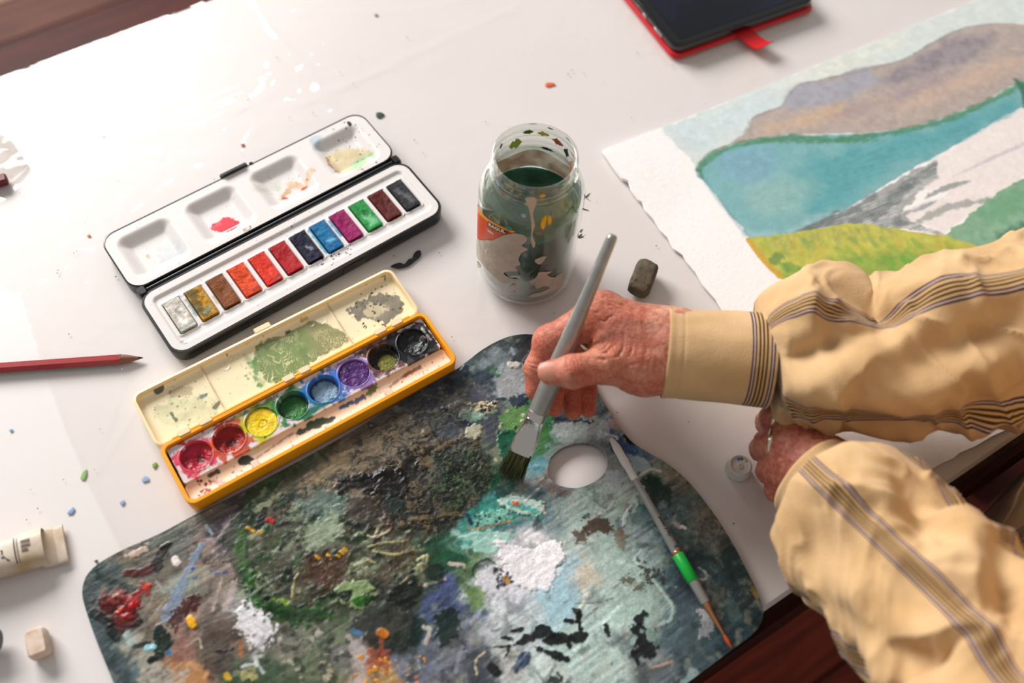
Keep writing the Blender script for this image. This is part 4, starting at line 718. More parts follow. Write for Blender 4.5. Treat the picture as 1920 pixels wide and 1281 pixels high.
for x in (44.5, 144): boxm('brush_rest', x * mm, -43.4 * mm, .0092, (x + 5) * mm, -37.5 * mm, .0122, mat('rest_plastic', c(232, 214, 196), .4), yb, .0008)
# cream lid
M['cream'] = mat('cream_plastic', c(247, 230, 192), .4, noise=(25, .5, c(243, 222, 180)))
loft('lid_shell', [ring(R2(-.5, 5, 197, 48, 5), .0003), ring(R2(-1.8, 3.8, 198.3, 49.3, 6), .0014), ring(R2(-2.2, 3.4, 198.7, 49.8, 6.5), .0100), ring(R2(-1.6, 4, 198.1, 49.2, 6), .0105), ring(R2(-.2, 5.4, 196.7, 47.8, 5), .0105), ring(R2(.3, 5.9, 196.2, 47.3, 4.6), .0045)], M['cream'], yb, True, True)
def ylid_z(X, Y):
    x, y = X * 1000, Y * 1000; z = np.full(X.shape, 4.8)
    for px in (46.7, 144.6): z += 1.3 * np.exp(-((x - px) / .55) ** 2)
    z += 4.5 * ss(44.2, 48, y) ** 2 * .6
    for a, b in ((62, 40), (121, 9), (136, 38), (86, 11), (128, 40)): d = np.hypot(x - a, y - b); z += .35 * np.exp(-((d - 3) / .4) ** 2)
    return z / 1000
def ylid_c(X, Y):
    p = Paint(X, Y, c(246, 232, 198), tfY(.006)); x, y = p.X, p.Y; L, G = p.line, p.poly
    # green wash with comb-like brush marks
    g = smooth_loop(p.pts([(480, 655), (495, 640), (530, 630), (560, 612), (590, 603), (625, 612), (648, 630), (650, 645), (610, 665), (575, 690), (540, 715), (510, 722), (490, 700), (474, 690)]), 4)
    d, _, _, _ = dist_seg(g, x, y); d = np.where(inside(g, x, y), d, -d) + (fbm(x * .3, y * .3, 3) - .5) * 5; m = .92 * ss(-.6, .8, d)
    an_ = 6 * fbm(x * .05, y * .05, 31, 2); wv = np.sin((x * np.cos(an_) + y * np.sin(an_)) * 1.25 + 9 * fbm(x * .07, y * .07, 33, 3)); k = ss(.55, .95, wv + (fbm(x * .25, y * .25, 35) - .5) * 1.6) * ss(.3, .55, fbm(x * .09, y * .09, 36, 2))
    t = ss(-6, 8, (x - 118) + (fbm(x * .1, y * .1, 44) - .5) * 10)[:, None]; gc = c(116, 142, 84) * (1 - t) + c(140, 142, 96) * t; gc = gc * (.7 + .6 * fbm(x * .2, y * .2, 37))[:, None]
    cc2 = gc * (1 - .75 * k[:, None]) + c(226, 216, 168) * (.75 * k[:, None]); p.C = p.C * (1 - m[:, None]) + cc2 * m[:, None]
    p.dots([(455, 700), (480, 655), (500, 730), (470, 720)], 50, (.8, 4.5), [c(96, 156, 92), c(130, 170, 110)], 0, 81, .8); G([(462, 668), (480, 690), (500, 725), (478, 715)], c(110, 164, 100), .5, 2, 3); p.dots([(420, 670), (500, 640), (480, 700)], 34, (.4, 1.2), [c(80, 100, 60), c(120, 110, 70)], 0, 82)
    # grey wash
    G([(652, 590), (662, 570), (690, 558), (720, 552), (748, 560), (758, 580), (735, 600), (715, 610), (700, 600), (680, 600)], c(126, 122, 112), .9, .7, 3, .3, 0, .25); G([(680, 582), (700, 568), (725, 574), (720, 590), (690, 594)], c(216, 204, 172), .8, 1, 3.2, .35); p.dots([(650, 560), (720, 530), (760, 570), (750, 610), (690, 620), (650, 600)], 60, (.5, 2.4), [c(66, 64, 60), c(100, 96, 88)], 0, 83)
    # pale wash at the left
    G([(290, 770), (320, 750), (370, 742), (405, 750), (405, 775), (370, 795), (310, 800)], c(214, 214, 176), .75, 1.5, 3, .2); G([(320, 735), (345, 724), (365, 730), (350, 742), (325, 745)], c(190, 176, 140), .7, .6, 2, .3); L([(296, 734), (302, 730)], 5, c(56, 74, 70), .9); L([(378, 744), (386, 742)], 3, c(90, 120, 120), .8); L([(402, 766), (408, 758)], 3.4, c(80, 84, 74), .8, .4, 1); L([(322, 776), (330, 790)], 2, c(70, 76, 66), .8, .3, .8)
    p.dots([(280, 740), (400, 720), (410, 790), (300, 810)], 80, (.4, 1.6), [c(90, 84, 60), c(150, 110, 70), c(70, 90, 86)], 0, 84, .8); p.dots([(250, 740), (720, 505), (780, 575), (300, 840)], 120, (.3, 1.1), [c(110, 84, 60), c(140, 110, 70), c(80, 80, 70)], 0, 85, .7)
    for px in (46.7, 144.6): m = np.exp(-((x - px - .9) / .9) ** 2) * .6 * fbm(x * .2, y * .2, 51); p.C = p.C * (1 - m[:, None]) + c(150, 100, 60) * m[:, None]
    L([(686, 534), (706, 520)], 2.6, c(30, 96, 84), .9, .4, .8); L([(690, 532), (720, 520), (722, 526)], 1.2, c(40, 96, 80), .7); L([(566, 602), (575, 598)], 2.5, c(196, 170, 60), .8); L([(538, 624), (542, 622)], 2.5, c(120, 50, 50), .8)
    return np.clip(p.C, .01, .9)
M['cream_floor'] = mat_vc('stained_cream_plastic', .3, .5, coat=.15)
hf('lid_floor', R2(.2, 5.8, 196.3, 47.4, 4.6), .0006, ylid_z, ylid_c, M['cream_floor'], yb, .003)
boxm('lid_tab', 90.5 * mm, 49 * mm, .003, 103 * mm, 54 * mm, .0108, M['cream'], yb, .001)
for i, (x0, x1) in enumerate(((13, 22), (28, 37.5), (89.5, 98), (101.5, 110), (160, 169.5), (173, 182.5))):
    boxm('hinge_clip', x0 * mm, .4 * mm, .010, x1 * mm, 5.6 * mm, .0160, M['cream'], yb, .0012)
tube('hinge_rod', [(9 * mm, 2.6 * mm, .0138), (188 * mm, 2.6 * mm, .0138)], 1.5 * mm, M['yellow_plastic'], yb, 10)

# ------------------------------------------------------------------ glass jar of dirty water
JB = P(984, 507, 0); JR = .0362
jr = thing('glass_jar', 'open glass jar of murky green paint water with torn label scraps', 'jar', (float(JB[0]), float(JB[1]), .0015))
prof = [(.0, .0015), (.020, .001), (.029, .0008), (.0335, .003), (.0357, .008), (JR, .016), (JR, .090), (.0358, .096), (.0342, .102), (.0315, .107), (.0288, .1095), (.0277, .1115), (.0276, .114), (.0290, .1148), (.0290, .1158), (.0277, .1166), (.0277, .1185), (.0288, .1192), (.0288, .1202), (.0278, .1210), (.0279, .1250), (.0284, .1268), (.0281, .1284), (.0270, .1290), (.0259, .1284), (.0253, .1262)]
inner = [(.0250, .1180), (.0252, .112), (.0275, .107), (.0315, .1015), (.0332, .094), (.0337, .086), (.0337, .016), (.0325, .008), (.029, .0045), (.0, .004)]
M['glass'] = mat_clear('jar_glass', (.92, .945, .93), .03, 1.5, 1.35, .05, tuple(c(206, 212, 200)))
lathe('jar_body', prof + inner, M['glass'], jr, 96, ang=60)
M['film'] = mat_clear('dried_paint_film', (.80, .86, .80), .3, 1.1, .3, .34, tuple(c(120, 140, 118)))
lathe('paint_residue', [(.0334, .079), (.0334, .094), (.0318, .1005), (.0280, .1055), (.0262, .108)], M['film'], jr, 72, ang=80)
M['label_behind'] = mat_clear('brown_label_back', (.86, .78, .70), .3, 1.1, .3, .62, tuple(c(196, 138, 96)))
A_t = np.linspace(math.radians(8), math.radians(172), 40)
loft('label_back', [[(.0332 * math.cos(a), .0332 * math.sin(a), z + .002 * math.sin(a * 5)) for a in A_t] for z in (.078, .085, .0945)], M['label_behind'], jr, False, False, 80, False)  # brown band added for the label's back seen through the glass
m, nt, b = newmat('murky_water'); b.inputs['Base Color'].default_value = (*c(30, 92, 76), 1); b.inputs['Roughness'].default_value = .08; b.inputs['Subsurface Weight'].default_value = .35
b.inputs['Subsurface Radius'].default_value = (.006, .012, .01); b.inputs['Subsurface Scale'].default_value = .6
tc = nd(nt, 'ShaderNodeTexCoord'); n = nd(nt, 'ShaderNodeTexNoise', Scale=28, Detail=4); r = nd(nt, 'ShaderNodeValToRGB'); r.color_ramp.elements[0].color = (*c(22, 70, 58), 1); r.color_ramp.elements[1].color = (*c(78, 124, 106), 1); r.color_ramp.elements[0].position = .35; r.color_ramp.elements[1].position = .75
nt.links.new(tc.outputs['Object'], n.inputs['Vector']); nt.links.new(n.outputs['Fac'], r.inputs[0]); nt.links.new(r.outputs[0], b.inputs['Base Color']); M['water'] = m
lathe('paint_water', [(.0, .0046), (.0285, .0051), (.0320, .0085), (.0334, .0165), (.0334, .0775), (.0331, .0782), (.0, .0776)], M['water'], jr, 72, ang=40)
def cyl(px, py, rad=JR):          # pixel -> (angle, height) on the jar wall facing the camera
    d = unit(RM.T @ np.array([(px - 960) / F, (py - 640.5) / F, 1.0])); o = CAM - np.array([JB[0], JB[1], .0015])
    A = d[0] ** 2 + d[1] ** 2; Bq = o[0] * d[0] + o[1] * d[1]; Cq = o[0] ** 2 + o[1] ** 2 - rad * rad; disc = Bq * Bq - A * Cq
    t = (-Bq - math.sqrt(max(disc, 0))) / A; q = o + d * t; return np.array([math.atan2(q[1], q[0]) * rad, q[2]])
def wall_radius(z): return np.interp(z, [q[1] for q in prof[1:9]], [q[0] for q in prof[1:9]])
def jar_patch(name, px, matl, off=.0003, rag=.0006, res=.0008, cfun=None, sm=3, thick=.0):
    l = np.array([cyl(*q) for q in px]);
    if sm: l = smooth_loop(l, sm)
    if rag: l = l + np.stack([(vn(l[:, 0] * 900, l[:, 1] * 900, 5) - .5), (vn(l[:, 0] * 900 + 9, l[:, 1] * 900, 6) - .5)], 1) * 2 * rag
    o = hf(name, l, res, lambda X, Y: np.zeros(X.shape), cfun, matl, jr)
    me = o.data; co = np.zeros(len(me.vertices) * 3); me.vertices.foreach_get('co', co); co = co.reshape(-1, 3); a = co[:, 0] / JR; z = co[:, 1]; R = wall_radius(z) + off + .0004 * thick * fbm(a * 25, z * 700, 4)
    me.vertices.foreach_set('co', np.stack([R * np.cos(a), R * np.sin(a), z], 1).ravel()); me.update(); return o
M['label_paper'] = mat('torn_label_paper', c(206, 196, 184), .8, noise=(90, .5, c(176, 170, 160)), bump=(400, .4, .0008))
M['label_orange'] = mat('orange_label_print', c(216, 92, 24), .35, noise=(60, .6, c(196, 62, 22)))
M['label_dark'] = mat('label_brown_band', c(108, 22, 18), .35); M['label_white'] = mat('label_white_print', c(236, 226, 214), .4); M['label_gold'] = mat('label_yellow_line', c(232, 160, 40), .35)
org = jar_patch('printed_label', [(892, 380), (897, 388), (905, 402), (916, 412), (930, 421), (948, 429), (966, 435), (950, 444), (925, 450), (905, 452), (896, 450), (891, 440), (891, 410)], M['label_orange'], .0002, .0001)
org['label'] = 'orange remnant of the printed label'
yl = jar_patch('label_border', [(893, 383), (899, 389), (907, 402), (918, 411), (932, 420), (950, 428), (966, 434), (960, 436), (945, 430.5), (930, 424), (915, 415.5), (904, 406), (896, 393)], M['label_gold'], .00035, 0, .0006); yl.parent = org
db = jar_patch('label_band', [(916, 413.5), (930, 422.5), (944, 429.5), (957, 434.5), (950, 437.5), (938, 435.5), (926, 430.5), (915, 424)], M['label_dark'], .00045, 0, .0005, sm=0); db.parent = org
def text_mesh(name, txt, size, matl, fn, parent=None, bold=0.0):
    cu = bpy.data.curves.new(name, 'FONT'); cu.body = txt; cu.size = size; cu.offset = bold; cu.resolution_u = 2; ob = bpy.data.objects.new(name, cu); COL.objects.link(ob)
    bpy.context.view_layer.update(); me = bpy.data.meshes.new_from_object(ob.evaluated_get(bpy.context.evaluated_depsgraph_get())); bpy.data.objects.remove(ob)
    co = np.zeros(len(me.vertices) * 3); me.vertices.foreach_get('co', co); co = co.reshape(-1, 3); me.vertices.foreach_set('co', np.array([fn(x, y) for x, y, _ in co]).ravel()); me.materials.clear(); me.update()
    o = link(name, me, matl, parent); return o
def on_jar(a0, z0, slope, off=.0007):
    def f(x, y):
        s = a0 + x - y * 0; z = z0 + y + x * slope; a = s / JR; R = wall_radius(z) + off; return (R * math.cos(a), R * math.sin(a), z)
    return f
t0 = cyl(917.5, 421.5); t1 = cyl(946, 435.5); W_ = t1[0] - t0[0]; sl = (t1[1] - t0[1]) / W_
text_mesh('lettering', 'RAGUL', W_ * .33, M['label_white'], on_jar(t0[0], t0[1], sl), org, .00018)
t2 = cyl(915.5, 432.5); text_mesh('lettering', 'VIN', W_ * .27, M['label_white'], on_jar(t2[0], t2[1], sl), org, .00008)
jar_patch('label_scrap', [(893, 448), (905, 450), (925, 449), (945, 440), (965, 437), (985, 441), (988, 450), (978, 460), (990, 466), (978, 473), (972, 485), (976, 495), (966, 500), (970, 506), (955, 508), (945, 512), (958, 522), (970, 522), (972, 530), (958, 530), (942, 530), (930, 520), (917, 508), (902, 490), (893, 475)], M['label_paper'], .0004, .0004, sm=2, thick=1)['label'] = 'large torn grey patch of label paper'
jar_patch('label_scrap', [(1003, 487), (1012, 482), (1024, 480), (1018, 490), (1012, 495), (1004, 492)], M['label_paper'], .0004, .0004, sm=2)
jar_patch('label_scrap', [(985, 530), (1005, 520), (1010, 510), (1022, 509), (1036, 508), (1025, 515), (1040, 519), (1053, 511), (1051, 535), (1035, 545), (1012, 554), (990, 557), (1000, 550), (1030, 540), (1020, 535), (1005, 541), (1000, 528), (996, 540), (994, 528)], M['label_paper'], .0004, .0003, sm=2)
jar_patch('label_scrap', [(955, 537), (962, 533), (967, 540), (961, 545), (968, 548), (956, 546)], M['label_paper'], .0004, .0004, sm=2)
jar_patch('label_scrap', [(892, 490), (897, 492), (902, 500), (897, 502)], M['label_paper'], .0004, .0002, sm=2)
jar_patch('paint_drip', [(984, 376), (995, 373), (1006, 376), (1004, 390), (999, 405), (1003, 425), (998, 440), (1004, 456), (1000, 464), (995, 448), (997, 430), (994, 405), (989, 390)], mat('pale_drip', c(206, 190, 168), .4), .0005, .0002, sm=2)
for l, cl in (([(1016, 418), (1022, 410), (1027, 409), (1025, 420), (1020, 431), (1015, 428)], (240, 190, 20)), ([(1030, 408), (1035, 410), (1036, 420), (1030, 424), (1028, 416)], (236, 186, 24)), ([(1011, 372), (1018, 368), (1024, 370), (1018, 374)], (232, 190, 60)), ([(1077, 346), (1082, 344), (1081, 354), (1077, 354)], (60, 120, 60)), ([(976, 406), (984, 404), (985, 411), (979, 412)], (176, 196, 196)), ([(947, 424), (955, 424), (962, 430), (952, 431)], (60, 140, 140)), ([(1079, 395), (1083, 388), (1083, 400)], (70, 130, 110))):
    jar_patch('paint_splash', l, mat('splash_%d_%d_%d' % cl, c(*cl), .35), .0005, .0002, .0005, sm=2)
def rim_daub(a0, a1, z0, z1, cl, rad=.0250, inside_=True):
    A = np.linspace(math.radians(a0), math.radians(a1), 12); V = []; Fc = []
    for i, a in enumerate(A):
        w = math.sin(math.pi * (i + .3) / 11.6) * (.6 + .6 * random.random())
        for z in (z0 + (z1 - z0) * (.5 - .5 * w), z0 + (z1 - z0) * (.5 + .5 * w)): V.append((rad * math.cos(a), rad * math.sin(a), z))
        if i: k = 2 * i; Fc.append((k - 2, k, k + 1, k - 1))
    return mesh('paint_daub', V, Fc, mat('daub_%d_%d_%d' % cl, c(*cl), .4), jr)
for a0, a1, z0, z1, cl, rd in ((95, 112, .121, .1255, (90, 120, 40), .0250), (70, 90, .120, .1245, (210, 190, 70), .0250), (112, 135, .110, .119, (166, 186, 90), .0250), (44, 66, .117, .123, (196, 110, 70), .0250), (28, 42, .113, .122, (60, 66, 60), .0250), (60, 84, .107, .1095, (52, 40, 90), .0255), (8, 22, .106, .121, (190, 130, 90), .0250), (150, 160, .121, .125, (30, 110, 60), .0250), (66, 76, .127, .1284, (50, 80, 40), .0262), (90, 104, .1284, .129, (96, 110, 50), .0268),
                               (-40, -22, .1125, .120, (60, 130, 60), .0284), (-100, -88, .112, .114, (206, 196, 150), .0280), (-136, -128, .1115, .1135, (200, 50, 50), .0280), (-150, -138, .116, .121, (150, 180, 196), .0281), (-18, -4, .117, .125, (170, 176, 120), .0285), (30, 46, .1272, .1285, (40, 50, 60), .0263)):
    rim_daub(a0, a1, z0, z1, cl, rd)
for q in ((1097, 362), (1093, 375), (1088, 428), (1085, 440)):      # paper shreds standing off the right side
    a, z = cyl(*q)[0] / JR if False else (math.radians(random.uniform(-12, 6)), .03 + (470 - q[1]) * .00058); base = np.array([JR * math.cos(a), JR * math.sin(a), z])
    V = []; Fc = []
    for k in range(4):
        e = np.array([math.cos(a), math.sin(a), 0]) * random.uniform(.002, .005) + np.array([0, 0, 1]) * random.uniform(-.004, .004) + np.array([-math.sin(a), math.cos(a), 0]) * random.uniform(-.003, .003)
        s = unit(np.cross(e, [random.random(), random.random(), .3])) * .0009; n0 = len(V); V += [base - s, base + s, base + e * .6 + s * .8, base + e, base + e * .6 - s * .8, base + np.array([0, 0, .0006])]; Fc += [(n0, n0 + 1, n0 + 2, n0 + 3, n0 + 4), (n0 + 5, n0 + 1, n0)]
    mesh('paper_shred', V, Fc, M['label_paper'], jr, False)

# ------------------------------------------------------------------ flat brush held in the hand
BT = P(955, 900, .0085); BE = P(1150, 440, .135); bax = unit(BE - BT); BL = float(np.linalg.norm(BE - BT))
hb = thing('paint_brush', 'silver-handled flat paint brush held by the hand, bristles on the palette', 'paint brush', tuple(map(float, BT)))
rel = lambda s: bax * s
side = unit(np.cross(bax, CAM - BT)); face = unit(np.cross(side, bax))   # ferrule's flat face turned to the viewer
def sect(s, rx, ry, seg=28, off=0): return [rel(s) + side * (math.cos(a) * rx) + face * (math.sin(a) * ry + off) for a in np.linspace(0, 2 * math.pi, seg, endpoint=False)]
def flatsect(s, rx, ry, seg=28):
    out = []
    for a in np.linspace(0, 2 * math.pi, seg, endpoint=False):
        ca, sa = math.cos(a), math.sin(a); f = (abs(ca) ** 3.2 + abs(sa) ** 3.2) ** (-1 / 3.2); out.append(rel(s) + side * (f * ca * rx) + face * (f * sa * ry))
    return out
sF0, sF1 = .0205, .0520
loft('ferrule', [flatsect(sF0, .0078, .0026), flatsect(sF0 + .002, .0079, .0028), flatsect(sF0 + .009, .0078, .0032), sect(sF0 + .019, .0069, .0046), sect(sF1 - .006, .0063, .0059), sect(sF1 - .005, .0068, .0065), sect(sF1 - .0042, .0063, .0060), sect(sF1 - .003, .0068, .0065), sect(sF1 - .0022, .0063, .0060), sect(sF1 - .001, .0066, .0063), sect(sF1, .0061, .0060)], M['chrome'], hb, ang=60)
loft('handle', [sect(s, r, r) for s, r in ((sF1 - .002, .0056), (sF1 + .004, .0062), (sF1 + .02, .0066), (sF1 + .04, .0060), (.115, .0050), (.14, .0042), (BL - .003, .0034), (BL - .001, .0030), (BL, .0018))], M['silver'], hb, ang=60)
m, nt, b = newmat('bristle_hair'); at = nd(nt, 'ShaderNodeVertexColor', layer_name='Col'); nt.links.new(at.outputs[0], b.inputs['Base Color']); b.inputs['Roughness'].default_value = .45; M['hair'] = m
rb = random.Random(3); V = []; Fc = []; Cc = []
for i in range(620):
    u = rb.uniform(-1, 1); w = rb.uniform(-1, 1); L_ = .0205 * (1.05 - .22 * u * u * rb.random()) * rb.uniform(.8, 1.07); st = side * (u * .0072) + face * (w * .0021)
    spread = side * (u * rb.uniform(.0006, .0036) - .0008) + face * (w * .002 + rb.uniform(-.0006, .0010)); d0 = rel(sF0 + .002) + st; r0 = .00024; n0 = len(V)
    cl = np.asarray(c(*rb.choice(((88, 104, 48), (70, 84, 40), (140, 136, 84), (40, 46, 30), (26, 30, 26), (110, 120, 62)))))
    for k, t in enumerate((0, .5, 1)):
        q = d0 - bax * (L_ * t) + spread * t * t; rr = r0 * (1.1 - .7 * t)
        for a in range(3): V.append(q + side * (rr * math.cos(a * 2.09)) + face * (rr * math.sin(a * 2.09))); Cc.append(cl * (1 - .45 * t if abs(u) < .6 else 1))
    for k in range(2):
        for a in range(3): Fc.append((n0 + k * 3 + a, n0 + k * 3 + (a + 1) % 3, n0 + k * 3 + 3 + (a + 1) % 3, n0 + k * 3 + 3 + a))
bo = mesh('bristles', V, np.array(Fc), M['hair'], hb, True, np.array(Cc)); bo['kind'] = 'stuff'; bo['label'] = 'green-stained bristles'
loft('bristle_core', [flatsect(sF0 + .002, .0070, .0020), flatsect(sF0 - .008, .0073, .0020), flatsect(.005, .0068, .0015), flatsect(.0025, .0050, .0006)], mat('wet_bristle_core', c(40, 50, 30), .5), hb)

# ------------------------------------------------------------------ thin round brush lying on the palette
A1, A2 = P(1146, 822, .0125), P(1372, 1216, .0105); ax2 = unit(A2 - A1); L2 = float(np.linalg.norm(A2 - A1))
b2 = thing('round_brush', 'thin silver round brush with green band, lying on the palette', 'paint brush', tuple(map(float, A1)))
def t2(name, prof_, matl, seg=18): return tube(name, [ax2 * s for s, _ in prof_], [r for _, r in prof_], matl, b2, seg)
fr = lambda f: f * L2
t2('handle', [(fr(.10), .0016), (fr(.2), .0022), (fr(.4), .0029), (fr(.555), .0033), (fr(.60), .0034), (fr(.70), .0034), (fr(.78), .0032), (fr(.80), .0031)], M['silver'])
t2('painted_tip', [(0, .0008), (fr(.012), .0017), (fr(.05), .0028), (fr(.09), .0027), (fr(.12), .0031), (fr(.16), .0024), (fr(.205), .0026), (fr(.215), .0022)], M['white_paint'])
t2('green_band', [(fr(.577), .0034), (fr(.58), .0039), (fr(.70), .0039), (fr(.703), .0034)], mat('green_tape', c(18, 190, 76), .4, bump=(200, .2, .0004)))
M['copper'] = mat('copper_ferrule', c(206, 156, 120), .25, 1.0)
t2('collar', [(fr(.562), .0031), (fr(.565), .0036), (fr(.577), .0036), (fr(.58), .0032)], M['copper'])
t2('ferrule', [(fr(.70), .0033), (fr(.76), .0031), (fr(.80), .0026), (fr(.808), .0027), (fr(.815), .0024), (fr(.825), .0027), (fr(.83), .0023), (fr(.94), .0011), (fr(.945), .0009)], M['copper'])
t2('bristles', [(fr(.94), .0009), (fr(.965), .0014), (fr(.985), .0010), (fr(1.0), .0002)], mat('orange_sable', c(190, 84, 30), .5, bump=(800, .5, .0006)))
up2 = unit(np.cross(np.cross(ax2, (0, 0, 1)), ax2)); sd2 = np.cross(ax2, up2)
def on_brush(s0, ang, flip=1):
    def f(x, y):
        s = s0 - x; r = np.interp(s / L2, (.1, .2, .4, .555), (.0016, .0022, .0029, .0033)) + .00012; a = ang + y / .003; return tuple(ax2 * s + r * (math.cos(a) * up2 + math.sin(a) * sd2))
    return f
text_mesh('lettering', 'Gold round', .0030, M['glossy_black'], on_brush(fr(.50), -.55 if sd2[0] < 0 else .55), b2, .00008); text_mesh('lettering', '0', .0036, M['glossy_black'], on_brush(fr(.555), -.55 if sd2[0] < 0 else .55), b2, .00008)

# ------------------------------------------------------------------ watercolour on torn paper
wp_px = [(1130, 285), (1142, 303), (1152, 318), (1166, 337), (1178, 342), (1184, 358), (1196, 375), (1204, 380), (1210, 395), (1226, 412), (1238, 432), (1252, 446), (1262, 466), (1280, 478), (1288, 492), (1305, 512), (1318, 535), (1342, 562), (1360, 592), (1400, 640), (1470, 722), (1540, 805), (1600, 872), (1652, 930)]
low = [(1700, 903), (1740, 884), (1767, 868), (1790, 858), (1797, 850), (1830, 836), (1860, 818), (1898, 801), (1960, 766), (2060, 712), (2200, 640)]
wout = np.array([XY(*q, .003) for q in wp_px + low + [(2200, -152), (2000, -70), (1830, 0), (1600, 94), (1400, 176), (1260, 232)]])
WZ = .0028
def paper_z(X, Y):
    x, y = X * 1000, Y * 1000; k = np.array(XY(1130, 285, .003)); d = np.hypot(X - k[0], Y - k[1]); return WZ + .0028 * ss(.09, 0, d) + .0006 * fbm(X * 12, Y * 12, 3) + .00012 * fbm(X * 700, Y * 700, 5, 2)
def paper_c(X, Y):
    p = Paint(X, Y, c(246, 242, 240), lambda a, b: P(a, b, .0032)[:2]); x, y = p.X, p.Y; G, L = p.poly, p.line
    G([(1238, 240), (1262, 232), (1400, 176), (1600, 94), (1830, 0), (2000, -70), (2200, -150), (2200, 200), (1920, 200), (1500, 280), (1330, 330), (1306, 325), (1300, 305), (1285, 290), (1262, 262), (1246, 256)], c(206, 216, 212), .95, .8, 1.6, .12, 0, .06, None, 1)
    G([(1262, 240), (1400, 180), (1480, 150), (1440, 220), (1340, 270), (1290, 280)], c(196, 214, 220), .7, 14, 6, .05); G([(1440, 170), (1600, 100), (1700, 60), (1640, 110), (1520, 150)], c(220, 222, 208), .8, 12, 6, .05)
    # mountains
    G([(1340, 282), (1395, 252), (1412, 222), (1440, 206), (1465, 200), (1480, 176), (1500, 158), (1540, 150), (1600, 132), (1640, 122), (1680, 116), (1710, 104), (1735, 88), (1770, 66), (1810, 52), (1850, 44), (1900, 44), (1960, 52), (2050, 70), (2100, 140), (1920, 150), (1850, 188), (1750, 228), (1620, 250), (1480, 252), (1400, 264)], c(172, 156, 148), .97, .8, 1.2, .1, 0, .12, None, 2)
    G([(1470, 200), (1500, 160), (1560, 148), (1620, 135), (1650, 150), (1600, 180), (1520, 200)], c(152, 156, 170), .8, 5, 5, .06); G([(1640, 150), (1720, 105), (1800, 70), (1860, 62), (1850, 95), (1760, 130), (1690, 160)], c(136, 128, 136), .85, 6, 5, .06, 0, .2)
    G([(1420, 245), (1500, 215), (1600, 195), (1680, 180), (1620, 215), (1520, 235)], c(196, 166, 136), .75, 6, 4, .07); G([(1680, 200), (1780, 150), (1880, 110), (1920, 120), (1820, 165), (1720, 205)], c(198, 170, 150), .7, 7, 4, .06); G([(1560, 210), (1700, 165), (1800, 125), (1790, 140), (1700, 185), (1580, 225)], c(156, 140, 146), .7, 5, 5, .07)
    L([(1395, 250), (1415, 220), (1462, 201), (1482, 174), (1502, 158), (1560, 146), (1680, 117), (1740, 86), (1810, 52), (1870, 44)], 1.8, c(120, 134, 142), .55, .8, .8); p.dots([(1400, 260), (1500, 160), (1850, 50), (1920, 60), (1920, 140), (1600, 245)], 500, (.6, 1.6), [c(130, 124, 124), c(186, 160, 140), c(120, 120, 132)], 0, 91, .3)
    # lake
    lake = [(1308, 318), (1318, 300), (1345, 284), (1400, 266), (1480, 254), (1620, 252), (1750, 230), (1850, 190), (1920, 152), (2100, 60), (2100, 130), (1920, 198), (1850, 238), (1760, 290), (1700, 322), (1620, 372), (1560, 405), (1500, 432), (1440, 446), (1408, 450), (1392, 425), (1370, 405), (1345, 370), (1322, 345)]
    G(lake, c(110, 168, 172), .98, .5, .9, .12, 0, .06, None, 2)
    G([(1500, 300), (1620, 270), (1780, 230), (1900, 180), (1900, 215), (1780, 275), (1680, 320), (1600, 370), (1520, 400), (1480, 360)], c(66, 152, 160), .8, 8, 6, .06, 0, .12, (26, .3)); G([(1335, 300), (1400, 275), (1450, 280), (1440, 330), (1370, 340)], c(116, 162, 182), .8, 8, 5, .07); G([(1400, 350), (1520, 330), (1500, 380), (1420, 400)], c(140, 182, 176), .7, 10, 6, .06)
    G([(1400, 430), (1460, 430), (1560, 395), (1540, 420), (1450, 446), (1410, 450)], c(150, 190, 192), .7, 4, 3, .1); L([(1312, 318), (1322, 302), (1345, 286), (1400, 268), (1480, 257), (1560, 262), (1620, 256), (1700, 244), (1780, 222), (1850, 192), (1920, 156)], 6, c(66, 128, 92), .85, 1.6, 2, .15, 0, .2)
    L([(1430, 262), (1520, 266), (1640, 262)], 4, c(54, 122, 74), .7, 2, 2); L([(1308, 320), (1314, 332)], 5, c(50, 122, 96), .8, 1, .8); L([(1316, 330), (1340, 366), (1372, 406), (1398, 440)], 3, c(76, 140, 146), .5, 1.5, .6); L([(1905, 150), (1920, 170), (1925, 215)], 5, c(40, 96, 70), .9, 1, 1.5)
    # rocks and white water
    G([(1470, 442), (1540, 412), (1620, 374), (1700, 325), (1755, 300), (1760, 310), (1770, 330), (1735, 350), (1710, 375), (1690, 410), (1720, 420), (1770, 440), (1650, 425), (1560, 425), (1500, 436)], c(150, 154, 154), .95, .8, 2, .12, 0, .12, (30, .4))
    for l in ([(1520, 430), (1570, 400)], [(1560, 425), (1640, 370)], [(1600, 420), (1700, 350)], [(1640, 410), (1720, 340)], [(1500, 440), (1560, 410)], [(1680, 420), (1740, 385), (1850, 372)], [(1690, 350), (1760, 312)]): L(l, 6, c(92, 104, 106), .75, 2, 2.5, .12, 0, .2, (30, .5))
    G([(1758, 298), (1800, 270), (1850, 240), (1920, 205), (2100, 130), (2100, 260), (1920, 332), (1860, 370), (1800, 415), (1770, 436), (1720, 418), (1700, 405), (1745, 385), (1790, 350), (1730, 355), (1760, 330)], c(236, 226, 222), .95, .8, 1.6, .12, 0, .04, None, 1)
    L([(1735, 372), (1780, 350), (1822, 338)], 5, c(130, 136, 136), .85, 1, 2, .15, 0, .1, None, .8); L([(1720, 415), (1780, 388), (1856, 376)], 6, c(140, 146, 142), .8, 1.2, 2.5, .15, 0, .1, None, .6)
    for i in range(7): L([(1790 + i * 18, 330 - i * 8), (1870 + i * 18, 290 - i * 8)], 2, c(206, 198, 204), .6, 1.2, 1)
